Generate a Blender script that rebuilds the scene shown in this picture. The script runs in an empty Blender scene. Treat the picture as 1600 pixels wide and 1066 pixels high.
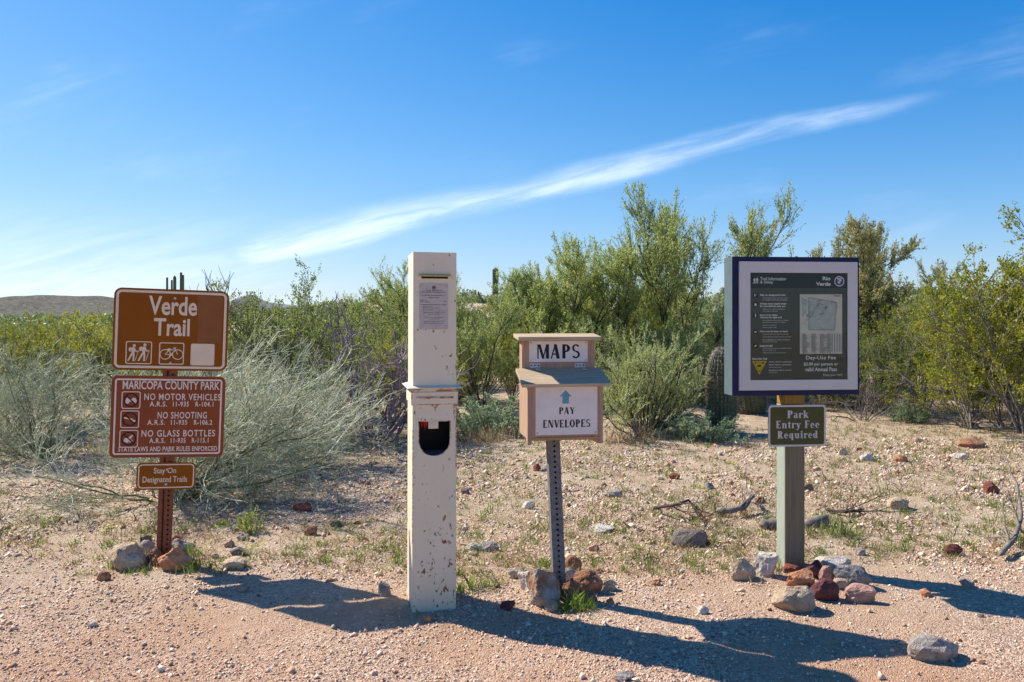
import bpy, bmesh, math, random
import numpy as np
from mathutils import Vector, Matrix, noise as mnoise
from mathutils.geometry import tessellate_polygon

R = math.radians
S = bpy.context.scene
C = S.collection
random.seed(7)

# ------------------------------------------------------------------ camera
F, HOR, CAMH = 1250.0, 493.0, 1.3          # focal length and horizon in photo pixels (1600 wide), eye height
cd = bpy.data.cameras.new('camera')
cd.sensor_width = 36.0
cd.lens = 36.0 * F / 1600.0
cd.shift_y = -(533.0 - HOR) / 1600.0
cd.clip_end = 9000
cam = bpy.data.objects.new('camera', cd)
C.objects.link(cam)
cam.location = (0, 0, CAMH)
cam.rotation_euler = (R(90), 0, 0)
S.camera = cam

# ------------------------------------------------------------------ light
SUN_EL, SUN_AZ = R(42), R(60)              # azimuth: from +Y towards -X
w = bpy.data.worlds.new('World'); S.world = w; w.use_nodes = True
nt = w.node_tree; N = nt.nodes; L = nt.links
N.clear()
out = N.new('ShaderNodeOutputWorld'); bg = N.new('ShaderNodeBackground')
sky = N.new('ShaderNodeTexSky'); sky.sky_type = 'NISHITA'; sky.sun_disc = False
sky.sun_elevation = SUN_EL; sky.sun_rotation = -SUN_AZ
sky.altitude = 600; sky.air_density = 1.0; sky.dust_density = 0.35; sky.ozone_density = 1.6
bg.inputs[1].default_value = 0.15
def wn(t, **k):
    n = N.new(t)
    for a, b in k.items(): setattr(n, a, b)
    return n
def M_(op, a, b=None, c=None):
    n = N.new('ShaderNodeMath'); n.operation = op
    for i, v in enumerate((a, b, c)):
        if v is None: continue
        if isinstance(v, (int, float)): n.inputs[i].default_value = v
        else: L.new(v, n.inputs[i])
    return n.outputs[0]
def mapr(v, a, b, c=0.0, d=1.0, smooth=True):
    n = N.new('ShaderNodeMapRange'); n.interpolation_type = 'SMOOTHSTEP' if smooth else 'LINEAR'
    L.new(v, n.inputs[0])
    for i, q in enumerate((a, b, c, d)): n.inputs[1 + i].default_value = q
    return n.outputs[0]
tc = wn('ShaderNodeTexCoord'); sp = wn('ShaderNodeSeparateXYZ'); L.new(tc.outputs['Generated'], sp.inputs[0])
X, Y, Z = sp.outputs
yy = M_('MAXIMUM', Y, 0.08)
U = M_('DIVIDE', X, yy); V = M_('DIVIDE', Z, yy)
# cirrus streaks: long thin clouds running up to the right
cb = wn('ShaderNodeCombineXYZ')
al = M_('ADD', M_('MULTIPLY', U, 0.972), M_('MULTIPLY', V, 0.235))       # along the streak
ac = M_('SUBTRACT', M_('MULTIPLY', V, 0.972), M_('MULTIPLY', U, 0.235))  # across it
L.new(M_('MULTIPLY', al, 3.0), cb.inputs[0]); L.new(M_('MULTIPLY', ac, 26.0), cb.inputs[1])
nz = wn('ShaderNodeTexNoise'); nz.inputs['Scale'].default_value = 1.6; nz.inputs['Detail'].default_value = 8; nz.inputs['Roughness'].default_value = 0.62
nz.inputs['Distortion'].default_value = 0.4
L.new(cb.outputs[0], nz.inputs['Vector'])
cb2 = wn('ShaderNodeCombineXYZ'); L.new(M_('MULTIPLY', al, 2.2), cb2.inputs[0]); L.new(M_('MULTIPLY', ac, 6.0), cb2.inputs[1])
nz2 = wn('ShaderNodeTexNoise'); nz2.inputs['Scale'].default_value = 1.5; nz2.inputs['Detail'].default_value = 5
L.new(cb2.outputs[0], nz2.inputs['Vector'])
wob = M_('MULTIPLY', M_('SUBTRACT', nz2.outputs[0], 0.5), 0.05)
dist = M_('SUBTRACT', M_('ADD', ac, wob), 0.142)
# asymmetric: sharp lower edge, feathered upper edge
lower = mapr(dist, -0.016, 0.002)
wid = mapr(al, -0.35, 0.62, 0.046, 0.014, False)
upper = M_('SUBTRACT', 1.0, mapr(M_('DIVIDE', dist, wid), 0.0, 1.0))
ends = M_('MULTIPLY', mapr(al, -0.335, -0.28), M_('SUBTRACT', 1.0, mapr(al, 0.42, 0.62)))
band = M_('MULTIPLY', M_('MULTIPLY', lower, upper), ends)
fib = mapr(nz.outputs[0], 0.32, 0.66)
streak = M_('MULTIPLY', M_('MULTIPLY', band, M_('ADD', M_('MULTIPLY', fib, 0.8), 0.2)), mapr(al, -0.3, 0.6, 0.62, 0.34, False))
wisp = M_('MULTIPLY', mapr(nz2.outputs[0], 0.52, 0.80), M_('MULTIPLY', fib, 0.13))
lowc = M_('MULTIPLY', M_('MULTIPLY', M_('SUBTRACT', 1.0, mapr(V, 0.02, 0.16)), M_('SUBTRACT', 1.0, mapr(U, -0.45, -0.15))), M_('ADD', M_('MULTIPLY', fib, 0.24), 0.02))
fac = M_('MULTIPLY', M_('MAXIMUM', M_('MAXIMUM', streak, wisp), lowc), mapr(Y, 0.08, 0.3))
# even tone compression of the whole sky (keeps the horizon blue), then its saturation
vm = lambda op, p, q: (lambda n: (setattr(n, 'operation', op), L.new(p, n.inputs[0]), (L.new(q, n.inputs[1]) if not isinstance(q, tuple) else setattr(n.inputs[1], 'default_value', q)), n.outputs[0])[-1])(N.new('ShaderNodeVectorMath'))
SK = 0.42
sk = vm('MULTIPLY', sky.outputs[0], (SK, SK, SK))
sk = vm('DIVIDE', sk, vm('ADD', sk, (1.9, 1.9, 1.9)))
sk = vm('POWER', sk, (1.55, 1.5, 1.35))
sk = vm('MULTIPLY', sk, (5.0, 5.6, 6.4))
hs = wn('ShaderNodeHueSaturation'); hs.inputs['Saturation'].default_value = 1.27; hs.inputs['Value'].default_value = 1.0
L.new(sk, hs.inputs['Color'])
mx = wn('ShaderNodeMixRGB'); L.new(fac, mx.inputs[0]); L.new(hs.outputs[0], mx.inputs[1]); mx.inputs[2].default_value = (4.6, 4.9, 5.3, 1)
L.new(mx.outputs[0], bg.inputs[0]); L.new(bg.outputs[0], out.inputs[0])

sun = bpy.data.lights.new('sun', 'SUN'); sun.energy = 4.0; sun.angle = R(0.53); sun.color = (1.0, 0.93, 0.82)
so = bpy.data.objects.new('sun', sun); C.objects.link(so)
sd = Vector((math.sin(SUN_AZ) * math.cos(SUN_EL), -math.cos(SUN_AZ) * math.cos(SUN_EL), -math.sin(SUN_EL)))
so.rotation_euler = sd.to_track_quat('-Z', 'Y').to_euler()
so.location = (-20, 10, 20)

vs = S.view_settings
vs.view_transform = 'Standard'; vs.look = 'None'; vs.gamma = 1.0; vs.use_curve_mapping = False
vs.exposure = 1.03

# ------------------------------------------------------------------ materials
MATS = {}
def _nodes(name):
    m = bpy.data.materials.new(name); m.use_nodes = True
    t = m.node_tree
    return m, t, t.nodes, t.links, t.nodes['Principled BSDF']
def ramp(nodes, links, fac, stops, interp='LINEAR'):
    r = nodes.new('ShaderNodeValToRGB'); r.color_ramp.interpolation = interp
    e = r.color_ramp.elements
    while len(e) < len(stops): e.new(0.5)
    for q, (p, c) in zip(e, stops):
        q.position = p; q.color = (c[0], c[1], c[2], 1) if len(c) == 3 else c
    links.new(fac, r.inputs[0])
    return r.outputs[0]
def tex(nodes, links, kind, scale, coord='Object', detail=4, rough=0.55, vecscale=None):
    t = nodes.new('ShaderNodeTexCoord')
    v = t.outputs[coord]
    if vecscale:
        mp = nodes.new('ShaderNodeMapping'); mp.inputs['Scale'].default_value = vecscale
        links.new(v, mp.inputs[0]); v = mp.outputs[0]
    n = nodes.new('ShaderNodeTexNoise' if kind == 'noise' else 'ShaderNodeTexVoronoi')
    n.inputs['Scale'].default_value = scale
    if kind == 'noise':
        n.inputs['Detail'].default_value = detail; n.inputs['Roughness'].default_value = rough
    links.new(v, n.inputs['Vector'])
    return n
def bump(nodes, links, bsdf, h, strength, dist=0.01):
    b = nodes.new('ShaderNodeBump'); b.inputs['Strength'].default_value = strength; b.inputs['Distance'].default_value = dist
    links.new(h, b.inputs['Height']); links.new(b.outputs[0], bsdf.inputs['Normal'])
def mixc(nodes, links, fac, a, b, mode='MIX'):
    m = nodes.new('ShaderNodeMixRGB'); m.blend_type = mode
    for i, v in enumerate((fac, a, b)):
        if isinstance(v, (int, float)): m.inputs[i].default_value = v
        elif isinstance(v, tuple): m.inputs[i].default_value = (*v[:3], 1)
        else: links.new(v, m.inputs[i])
    return m.outputs[0]

def paint(name, col, rough=0.45, var=0.12, scale=14, spec=0.2, bumpy=0.05, metal=0.0, streak=None):
    if name in MATS: return MATS[name]
    m, t, nd, lk, b = _nodes(name)
    n = tex(nd, lk, 'noise', scale, detail=6, vecscale=streak)
    lo = tuple(c * (1 - var) for c in col); hi = tuple(min(1, c * (1 + var)) for c in col)
    lk.new(ramp(nd, lk, n.outputs[0], [(0.3, lo), (0.7, hi)]), b.inputs['Base Color'])
    r = nd.new('ShaderNodeMapRange'); lk.new(n.outputs[0], r.inputs[0]); r.inputs[3].default_value = rough - 0.08; r.inputs[4].default_value = rough + 0.12
    lk.new(r.outputs[0], b.inputs['Roughness'])
    b.inputs['Specular IOR Level'].default_value = spec; b.inputs['Metallic'].default_value = metal
    if bumpy:
        n2 = tex(nd, lk, 'noise', scale * 8, detail=3)
        bump(nd, lk, b, n2.outputs[0], bumpy, 0.004)
    MATS[name] = m
    return m

def wood(name, c1, c2, rough=0.75, sc=(14, 14, 1.2), bumps=0.25):
    if name in MATS: return MATS[name]
    m, t, nd, lk, b = _nodes(name)
    n = tex(nd, lk, 'noise', 6, detail=8, rough=0.65, vecscale=sc)
    lk.new(ramp(nd, lk, n.outputs[0], [(0.28, c1), (0.72, c2)]), b.inputs['Base Color'])
    b.inputs['Roughness'].default_value = rough; b.inputs['Specular IOR Level'].default_value = 0.1
    bump(nd, lk, b, n.outputs[0], bumps, 0.004)
    MATS[name] = m
    return m

def rusty_paint():
    m, t, nd, lk, b = _nodes('cream paint with rust')
    base = tex(nd, lk, 'noise', 5, detail=5, vecscale=(1, 1, 0.35))
    col = ramp(nd, lk, base.outputs[0], [(0.3, (0.69, 0.615, 0.455)), (0.7, (0.76, 0.685, 0.52))])
    tcx = nd.new('ShaderNodeTexCoord'); s = nd.new('ShaderNodeSeparateXYZ'); lk.new(tcx.outputs['Object'], s.inputs[0])
    # chips and scratches gather on the lower half, a few near the seam and the notice
    sp1 = tex(nd, lk, 'noise', 62, detail=4, rough=0.6, vecscale=(1, 1, 0.62))
    cl = tex(nd, lk, 'noise', 11, detail=2)
    lowm = nd.new('ShaderNodeMapRange'); lk.new(s.outputs[2], lowm.inputs[0])
    lowm.inputs[1].default_value = 0.62; lowm.inputs[2].default_value = 0.36; lowm.inputs[3].default_value = 0.0; lowm.inputs[4].default_value = 0.062
    add = nd.new('ShaderNodeMath'); add.operation = 'ADD'; lk.new(sp1.outputs[0], add.inputs[0]); lk.new(lowm.outputs[0], add.inputs[1])
    c2 = nd.new('ShaderNodeMath'); c2.operation = 'MULTIPLY_ADD'; lk.new(cl.outputs[0], c2.inputs[0]); c2.inputs[1].default_value = 0.34; lk.new(add.outputs[0], c2.inputs[2])
    r = nd.new('ShaderNodeMapRange'); lk.new(c2.outputs[0], r.inputs[0]); r.inputs[1].default_value = 0.835; r.inputs[2].default_value = 0.885
    rn = tex(nd, lk, 'noise', 160, detail=3)
    rc = ramp(nd, lk, rn.outputs[0], [(0.35, (0.13, 0.055, 0.028)), (0.65, (0.32, 0.15, 0.06))])
    # dusty foot
    foot = nd.new('ShaderNodeMapRange'); lk.new(s.outputs[2], foot.inputs[0])
    foot.inputs[1].default_value = 0.30; foot.inputs[2].default_value = 0.0; foot.inputs[4].default_value = 0.45
    fm = nd.new('ShaderNodeMath'); fm.operation = 'MULTIPLY'; lk.new(foot.outputs[0], fm.inputs[0]); lk.new(base.outputs[0], fm.inputs[1])
    col = mixc(nd, lk, fm.outputs[0], col, (0.52, 0.40, 0.24))
    lk.new(mixc(nd, lk, r.outputs[0], col, rc), b.inputs['Base Color'])
    b.inputs['Roughness'].default_value = 0.5; b.inputs['Specular IOR Level'].default_value = 0.35
    bump(nd, lk, b, sp1.outputs[0], 0.04, 0.003)
    MATS['pillar'] = m
def rust_heavy():
    m, t, nd, lk, b = _nodes('cream paint eaten by rust')
    n = tex(nd, lk, 'noise', 38, detail=6, rough=0.65, vecscale=(0.5, 1, 1.6))
    rn = tex(nd, lk, 'noise', 120, detail=3)
    rc = ramp(nd, lk, rn.outputs[0], [(0.3, (0.16, 0.05, 0.016)), (0.7, (0.50, 0.21, 0.05))])
    r = nd.new('ShaderNodeMapRange'); lk.new(n.outputs[0], r.inputs[0]); r.inputs[1].default_value = 0.44; r.inputs[2].default_value = 0.54
    lk.new(mixc(nd, lk, r.outputs[0], (0.66, 0.58, 0.48), rc), b.inputs['Base Color'])
    b.inputs['Roughness'].default_value = 0.7
    MATS['rustedge'] = m
rusty_paint(); rust_heavy()

def sign_brown():
    m, t, nd, lk, b = _nodes('brown sign sheeting')
    n = tex(nd, lk, 'noise', 5, detail=4)
    col = ramp(nd, lk, n.outputs[0], [(0.3, (0.235, 0.070, 0.0065)), (0.7, (0.265, 0.082, 0.0085))])
    b.inputs['Roughness'].default_value = 0.4; b.inputs['Specular IOR Level'].default_value = 0.08
    lk.new(col, b.inputs['Base Color'])
    MATS['signbrown'] = m
    m, t, nd, lk, b = _nodes('redder brown sign sheeting')
    n = tex(nd, lk, 'noise', 5, detail=4)
    col = ramp(nd, lk, n.outputs[0], [(0.3, (0.235, 0.057, 0.018)), (0.7, (0.27, 0.07, 0.023))])
    b.inputs['Roughness'].default_value = 0.42; b.inputs['Specular IOR Level'].default_value = 0.15
    lk.new(col, b.inputs['Base Color'])
    MATS['redbrown'] = m
sign_brown()
M = lambda k: MATS[k]
paint('palebrown', (0.245, 0.088, 0.026), 0.45, 0.08)
paint('cream', (0.74, 0.60, 0.44), 0.45, 0.05)
paint('creampink', (0.76, 0.64, 0.55), 0.45, 0.05)
paint('darkred', (0.055, 0.010, 0.008), 0.45, 0.1)
paint('postbrown', (0.20, 0.068, 0.035), 0.42, 0.22, 20)
paint('galv', (0.17, 0.165, 0.16), 0.55, 0.25, 45, metal=0.1)
paint('zinc', (0.50, 0.49, 0.47), 0.45, 0.2, 60, metal=0.15)
paint('black', (0.012, 0.012, 0.014), 0.5, 0.2)
paint('ink', (0.018, 0.020, 0.045), 0.5, 0.15)
paint('brownink', (0.035, 0.026, 0.024), 0.5, 0.15)
paint('arrowteal', (0.13, 0.31, 0.37), 0.55, 0.12)
paint('whiteplate', (0.74, 0.68, 0.62), 0.35, 0.10, 9)
paint('aluminium', (0.50, 0.50, 0.52), 0.42, 0.10, 30, metal=0.3)
paint('navy', (0.012, 0.014, 0.060), 0.42, 0.25, 30)
paint('teal', (0.095, 0.130, 0.135), 0.5, 0.10, 25)
paint('frame', (0.58, 0.56, 0.52), 0.40, 0.04, 8)
paint('poster', (0.075, 0.090, 0.064), 0.5, 0.10, 3, bumpy=0)
paint('header', (0.020, 0.034, 0.032), 0.5, 0.08, 3, bumpy=0)
paint('print', (0.86, 0.83, 0.76), 0.55, 0.04, bumpy=0)
paint('printgrey', (0.74, 0.72, 0.66), 0.55, 0.04, bumpy=0)
paint('mapsheet', (0.70, 0.67, 0.54), 0.55, 0.06, bumpy=0)
paint('mapwater', (0.50, 0.56, 0.48), 0.55, 0.14, 30, bumpy=0)
paint('mapink', (0.10, 0.12, 0.11), 0.55, 0.2, bumpy=0)
paint('mapred', (0.35, 0.08, 0.06), 0.55, 0.2, bumpy=0)
paint('yellow', (0.62, 0.47, 0.03), 0.5, 0.1, bumpy=0)
paint('sealblue', (0.05, 0.07, 0.24), 0.5, 0.1, bumpy=0)
paint('olive', (0.078, 0.082, 0.022), 0.5, 0.10, 18)
paint('signgrey', (0.58, 0.54, 0.52), 0.5, 0.05)
paint('redtag', (0.55, 0.03, 0.02), 0.55, 0.3, 60)
paint('slotyellow', (0.56, 0.40, 0.12), 0.5, 0.2, 60)
paint('reflectblue', (0.16, 0.19, 0.26), 0.6, 0.4, 60)
paint('noticeplate', (0.50, 0.45, 0.40), 0.45, 0.12, 40, metal=0.1)
wood('boxwood', (0.34, 0.215, 0.145), (0.48, 0.32, 0.225), 0.75, (14, 14, 1.4))
wood('boxrail', (0.36, 0.20, 0.09), (0.50, 0.30, 0.14), 0.7, (1.4, 14, 14))
wood('lidwood', (0.36, 0.255, 0.16), (0.60, 0.46, 0.31), 0.8, (1.2, 14, 14), 0.4)
wood('greenpost', (0.175, 0.145, 0.090), (0.245, 0.205, 0.135), 0.7, (18, 18, 1.0), 0.3)
wood('greenside', (0.24, 0.27, 0.215), (0.35, 0.385, 0.315), 0.7, (18, 18, 1.0), 0.3)
wood('rawpost', (0.22, 0.13, 0.035), (0.34, 0.20, 0.05), 0.7, (14, 14, 1.0), 0.2)
wood('deadwood', (0.11, 0.085, 0.07), (0.30, 0.26, 0.22), 0.85, (4, 4, 4), 0.6)
wood('darkwood', (0.035, 0.022, 0.018), (0.13, 0.095, 0.08), 0.85, (4, 4, 4), 0.6)
wood('bark', (0.05, 0.04, 0.032), (0.13, 0.11, 0.085), 0.85, (5, 5, 2), 0.5)
wood('greybark', (0.16, 0.14, 0.13), (0.30, 0.27, 0.25), 0.85, (5, 5, 2), 0.4)

def glass():
    m = bpy.data.materials.new('display glass'); m.use_nodes = True
    nd, lk = m.node_tree.nodes, m.node_tree.links; nd.clear()
    o = nd.new('ShaderNodeOutputMaterial'); a = nd.new('ShaderNodeBsdfTransparent'); g = nd.new('ShaderNodeBsdfGlossy'); x = nd.new('ShaderNodeMixShader'); f = nd.new('ShaderNodeFresnel')
    f.inputs[0].default_value = 1.22; g.inputs['Roughness'].default_value = 0.02; a.inputs[0].default_value = (0.96, 0.97, 0.96, 1)
    lk.new(f.outputs[0], x.inputs[0]); lk.new(a.outputs[0], x.inputs[1]); lk.new(g.outputs[0], x.inputs[2]); lk.new(x.outputs[0], o.inputs[0])
    MATS['glass'] = m
glass()

def leafmat(name, stops, trans=0.45, rough=0.5, twig=False):
    m = bpy.data.materials.new(name); m.use_nodes = True
    nd, lk = m.node_tree.nodes, m.node_tree.links; nd.clear()
    o = nd.new('ShaderNodeOutputMaterial')
    g = nd.new('ShaderNodeNewGeometry')
    oi = nd.new('ShaderNodeObjectInfo')
    n = tex(nd, lk, 'noise', 2.6, detail=3)
    a = nd.new('ShaderNodeMath'); a.operation = 'MULTIPLY_ADD'; lk.new(g.outputs['Random Per Island'], a.inputs[0]); a.inputs[1].default_value = 0.55
    b2 = nd.new('ShaderNodeMath'); b2.operation = 'MULTIPLY_ADD'; lk.new(n.outputs[0], b2.inputs[0]); b2.inputs[1].default_value = 0.9; b2.inputs[2].default_value = -0.22
    lk.new(b2.outputs[0], a.inputs[2])
    c = ramp(nd, lk, a.outputs[0], stops)
    hsv = nd.new('ShaderNodeHueSaturation'); lk.new(c, hsv.inputs['Color'])
    mr = nd.new('ShaderNodeMapRange'); lk.new(oi.outputs['Random'], mr.inputs[0]); mr.inputs[3].default_value = 0.82; mr.inputs[4].default_value = 1.15
    lk.new(mr.outputs[0], hsv.inputs['Value'])
    p = nd.new('ShaderNodeBsdfPrincipled'); p.inputs['Roughness'].default_value = rough; p.inputs['Specular IOR Level'].default_value = 0.3
    lk.new(hsv.outputs[0], p.inputs['Base Color'])
    if trans > 0:
        tr = nd.new('ShaderNodeBsdfTranslucent'); x = nd.new('ShaderNodeMixShader'); x.inputs[0].default_value = trans
        h2 = nd.new('ShaderNodeHueSaturation'); h2.inputs['Value'].default_value = 1.5; h2.inputs['Saturation'].default_value = 1.1; lk.new(hsv.outputs[0], h2.inputs['Color'])
        lk.new(h2.outputs[0], tr.inputs[0])
        lk.new(p.outputs[0], x.inputs[1]); lk.new(tr.outputs[0], x.inputs[2]); lk.new(x.outputs[0], o.inputs[0])
    else:
        lk.new(p.outputs[0], o.inputs[0])
    MATS[name] = m
    return m
leafmat('creosote leaf', [(0.0, (0.085, 0.111, 0.022)), (0.45, (0.212, 0.230, 0.036)), (0.8, (0.338, 0.315, 0.049)), (1.0, (0.458, 0.307, 0.062))])
leafmat('creosote dark leaf', [(0.0, (0.063, 0.091, 0.029)), (0.5, (0.162, 0.196, 0.060)), (1.0, (0.287, 0.298, 0.085))])
leafmat('palo verde leaf', [(0.0, (0.138, 0.176, 0.053)), (0.5, (0.302, 0.348, 0.118)), (1.0, (0.528, 0.528, 0.206))])
leafmat('olive leaf', [(0.0, (0.117, 0.123, 0.054)), (0.5, (0.250, 0.241, 0.109)), (1.0, (0.434, 0.367, 0.176))])
leafmat('limy leaf', [(0.0, (0.157, 0.202, 0.059)), (0.5, (0.357, 0.404, 0.132)), (1.0, (0.604, 0.594, 0.228))])
leafmat('grey leaf', [(0.0, (0.162, 0.211, 0.121)), (0.5, (0.308, 0.380, 0.213)), (1.0, (0.503, 0.574, 0.355))], 0.3)
leafmat('pale twig', [(0.0, (0.202, 0.220, 0.134)), (0.5, (0.440, 0.468, 0.314)), (1.0, (0.733, 0.764, 0.584))], 0.0, 0.6)
leafmat('green twig', [(0.0, (0.078, 0.098, 0.039)), (0.5, (0.169, 0.189, 0.078)), (1.0, (0.286, 0.286, 0.143))], 0.0, 0.6)
leafmat('brown twig', [(0.0, (0.050, 0.040, 0.035)), (0.5, (0.120, 0.100, 0.085)), (1.0, (0.230, 0.200, 0.180))], 0.0, 0.7)
leafmat('purple twig', [(0.0, (0.109, 0.076, 0.094)), (0.5, (0.234, 0.172, 0.203)), (1.0, (0.406, 0.317, 0.374))], 0.0, 0.7)
leafmat('fresh grass', [(0.0, (0.084, 0.140, 0.028)), (0.5, (0.168, 0.238, 0.049)), (1.0, (0.336, 0.322, 0.126))], 0.35)
leafmat('dry grass', [(0.0, (0.264, 0.180, 0.096)), (0.5, (0.456, 0.336, 0.192)), (1.0, (0.660, 0.528, 0.336))], 0.3)
leafmat('russet grass', [(0.0, (0.100, 0.050, 0.020)), (0.5, (0.220, 0.120, 0.050)), (1.0, (0.340, 0.220, 0.100))], 0.3)
leafmat('far leaf', [(0.0, (0.080, 0.106, 0.048)), (0.5, (0.160, 0.195, 0.088)), (1.0, (0.272, 0.296, 0.144))], 0.35)

def pebblemat():
    m, t, nd, lk, b = _nodes('loose pink gravel')
    g = nd.new('ShaderNodeNewGeometry')
    lk.new(ramp(nd, lk, g.outputs['Random Per Island'], [(0.0, (0.269, 0.149, 0.098)), (0.10, (0.405, 0.236, 0.150)), (0.3, (0.632, 0.418, 0.296)), (0.6, (0.754, 0.539, 0.395)), (0.85, (0.832, 0.701, 0.540)), (0.93, (0.471, 0.404, 0.355)), (1.0, (0.242, 0.229, 0.225))]), b.inputs['Base Color'])
    b.inputs['Roughness'].default_value = 0.85; b.inputs['Specular IOR Level'].default_value = 0.2
    MATS['pebble'] = m
pebblemat()

def groundmat():
    m, t, nd, lk, b = _nodes('decomposed granite ground')
    v = tex(nd, lk, 'voronoi', 105); v2 = tex(nd, lk, 'voronoi', 240)
    cs = nd.new('ShaderNodeSeparateColor'); lk.new(v.outputs['Color'], cs.inputs[0])
    grav = ramp(nd, lk, cs.outputs[0], [(0.0, (0.255, 0.144, 0.098)), (0.15, (0.422, 0.251, 0.164)), (0.5, (0.601, 0.395, 0.273)), (0.8, (0.702, 0.496, 0.359)), (1.0, (0.777, 0.601, 0.463))])
    n1 = tex(nd, lk, 'noise', 1.1, detail=7, rough=0.6)
    fine = tex(nd, lk, 'noise', 30, detail=6, rough=0.7)
    soil = ramp(nd, lk, fine.outputs[0], [(0.25, (0.422, 0.231, 0.134)), (0.75, (0.664, 0.413, 0.268))])
    f1 = nd.new('ShaderNodeMapRange'); lk.new(n1.outputs[0], f1.inputs[0]); f1.inputs[1].default_value = 0.44; f1.inputs[2].default_value = 0.60
    col = mixc(nd, lk, f1.outputs[0], grav, soil)
    # the trodden trail in front is pinker; the desert floor behind carries dry litter
    tcx = nd.new('ShaderNodeTexCoord'); s = nd.new('ShaderNodeSeparateXYZ'); lk.new(tcx.outputs['Object'], s.inputs[0])
    n2 = tex(nd, lk, 'noise', 0.9, detail=5)
    yw = nd.new('ShaderNodeMath'); yw.operation = 'MULTIPLY_ADD'; lk.new(n2.outputs[0], yw.inputs[0]); yw.inputs[1].default_value = 1.6; lk.new(s.outputs[1], yw.inputs[2])
    dz = nd.new('ShaderNodeMapRange'); dz.interpolation_type = 'SMOOTHSTEP'; lk.new(yw.outputs[0], dz.inputs[0]); dz.inputs[1].default_value = 3.5; dz.inputs[2].default_value = 6.0
    n3 = tex(nd, lk, 'noise', 7, detail=7, rough=0.65)
    lit = ramp(nd, lk, n3.outputs[0], [(0.30, (0.377, 0.303, 0.188)), (0.5, (0.565, 0.457, 0.317)), (0.72, (0.713, 0.607, 0.457))])
    dm = nd.new('ShaderNodeMath'); dm.operation = 'MULTIPLY'; lk.new(dz.outputs[0], dm.inputs[0]); dm.inputs[1].default_value = 0.72
    col = mixc(nd, lk, dm.outputs[0], col, lit)
    n4 = tex(nd, lk, 'noise', 2.3, detail=6, rough=0.7)
    g4 = nd.new('ShaderNodeMapRange'); lk.new(n4.outputs[0], g4.inputs[0]); g4.inputs[1].default_value = 0.56; g4.inputs[2].default_value = 0.70; g4.inputs[4].default_value = 0.35
    gm = nd.new('ShaderNodeMath'); gm.operation = 'MULTIPLY'; lk.new(g4.outputs[0], gm.inputs[0]); lk.new(dz.outputs[0], gm.inputs[1])
    col = mixc(nd, lk, gm.outputs[0], col, (0.255, 0.251, 0.109))
    lk.new(col, b.inputs['Base Color']); b.inputs['Roughness'].default_value = 0.9; b.inputs['Specular IOR Level'].default_value = 0.15
    hh = nd.new('ShaderNodeMath'); hh.operation = 'ADD'; lk.new(v.outputs['Distance'], hh.inputs[0]); lk.new(v2.outputs['Distance'], hh.inputs[1])
    h3 = nd.new('ShaderNodeMath'); h3.operation = 'MULTIPLY_ADD'; lk.new(hh.outputs[0], h3.inputs[0]); h3.inputs[1].default_value = -0.8; lk.new(fine.outputs[0], h3.inputs[2])
    bump(nd, lk, b, h3.outputs[0], 0.8, 0.013)
    MATS['ground'] = m
groundmat()

def hillmat(name, a, c, sc):
    m, t, nd, lk, b = _nodes(name)
    n = tex(nd, lk, 'noise', sc, detail=8, rough=0.7)
    lk.new(ramp(nd, lk, n.outputs[0], [(0.44, a), (0.58, c)]), b.inputs['Base Color']); b.inputs['Roughness'].default_value = 0.95
    bump(nd, lk, b, n.outputs[0], 0.8, 2.0)
    MATS[name] = m
hillmat('brown hill', (0.030, 0.038, 0.020), (0.17, 0.130, 0.090), 0.5)
hillmat('grey peak', (0.12, 0.125, 0.15), (0.19, 0.185, 0.20), 0.012)

def rockmat(name, stops, sc=18, lichen=0.25):
    m, t, nd, lk, b = _nodes(name)
    n = tex(nd, lk, 'noise', sc, detail=9, rough=0.68)
    oi = nd.new('ShaderNodeObjectInfo')
    c = ramp(nd, lk, n.outputs[0], stops)
    n2 = tex(nd, lk, 'noise', 75, detail=8, rough=0.75)
    r2 = nd.new('ShaderNodeMapRange'); lk.new(n2.outputs[0], r2.inputs[0]); r2.inputs[1].default_value = 0.54; r2.inputs[2].default_value = 0.66; r2.inputs[4].default_value = lichen
    c = mixc(nd, lk, r2.outputs[0], c, (0.055, 0.05, 0.045))
    hsv = nd.new('ShaderNodeHueSaturation'); lk.new(c, hsv.inputs['Color'])
    mr = nd.new('ShaderNodeMapRange'); lk.new(oi.outputs['Random'], mr.inputs[0]); mr.inputs[3].default_value = 0.85; mr.inputs[4].default_value = 1.15
    lk.new(mr.outputs[0], hsv.inputs['Value']); lk.new(hsv.outputs[0], b.inputs['Base Color'])
    b.inputs['Roughness'].default_value = 0.85; b.inputs['Specular IOR Level'].default_value = 0.25
    ad = nd.new('ShaderNodeMath'); ad.operation = 'MULTIPLY_ADD'; lk.new(n2.outputs[0], ad.inputs[0]); ad.inputs[1].default_value = 0.6; lk.new(n.outputs[0], ad.inputs[2])
    bump(nd, lk, b, ad.outputs[0], 1.0, 0.03)
    MATS[name] = m
rockmat('tan', [(0.3, (0.477, 0.320, 0.197)), (0.5, (0.667, 0.494, 0.328)), (0.7, (0.800, 0.711, 0.539))])
rockmat('grey', [(0.3, (0.280, 0.232, 0.197)), (0.55, (0.494, 0.421, 0.360)), (0.75, (0.742, 0.647, 0.559))])
rockmat('darkgrey', [(0.3, (0.123, 0.096, 0.081)), (0.6, (0.282, 0.226, 0.191)), (0.8, (0.441, 0.370, 0.307))])
rockmat('brown', [(0.3, (0.221, 0.101, 0.055)), (0.5, (0.428, 0.195, 0.104)), (0.7, (0.560, 0.336, 0.219))])
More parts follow.
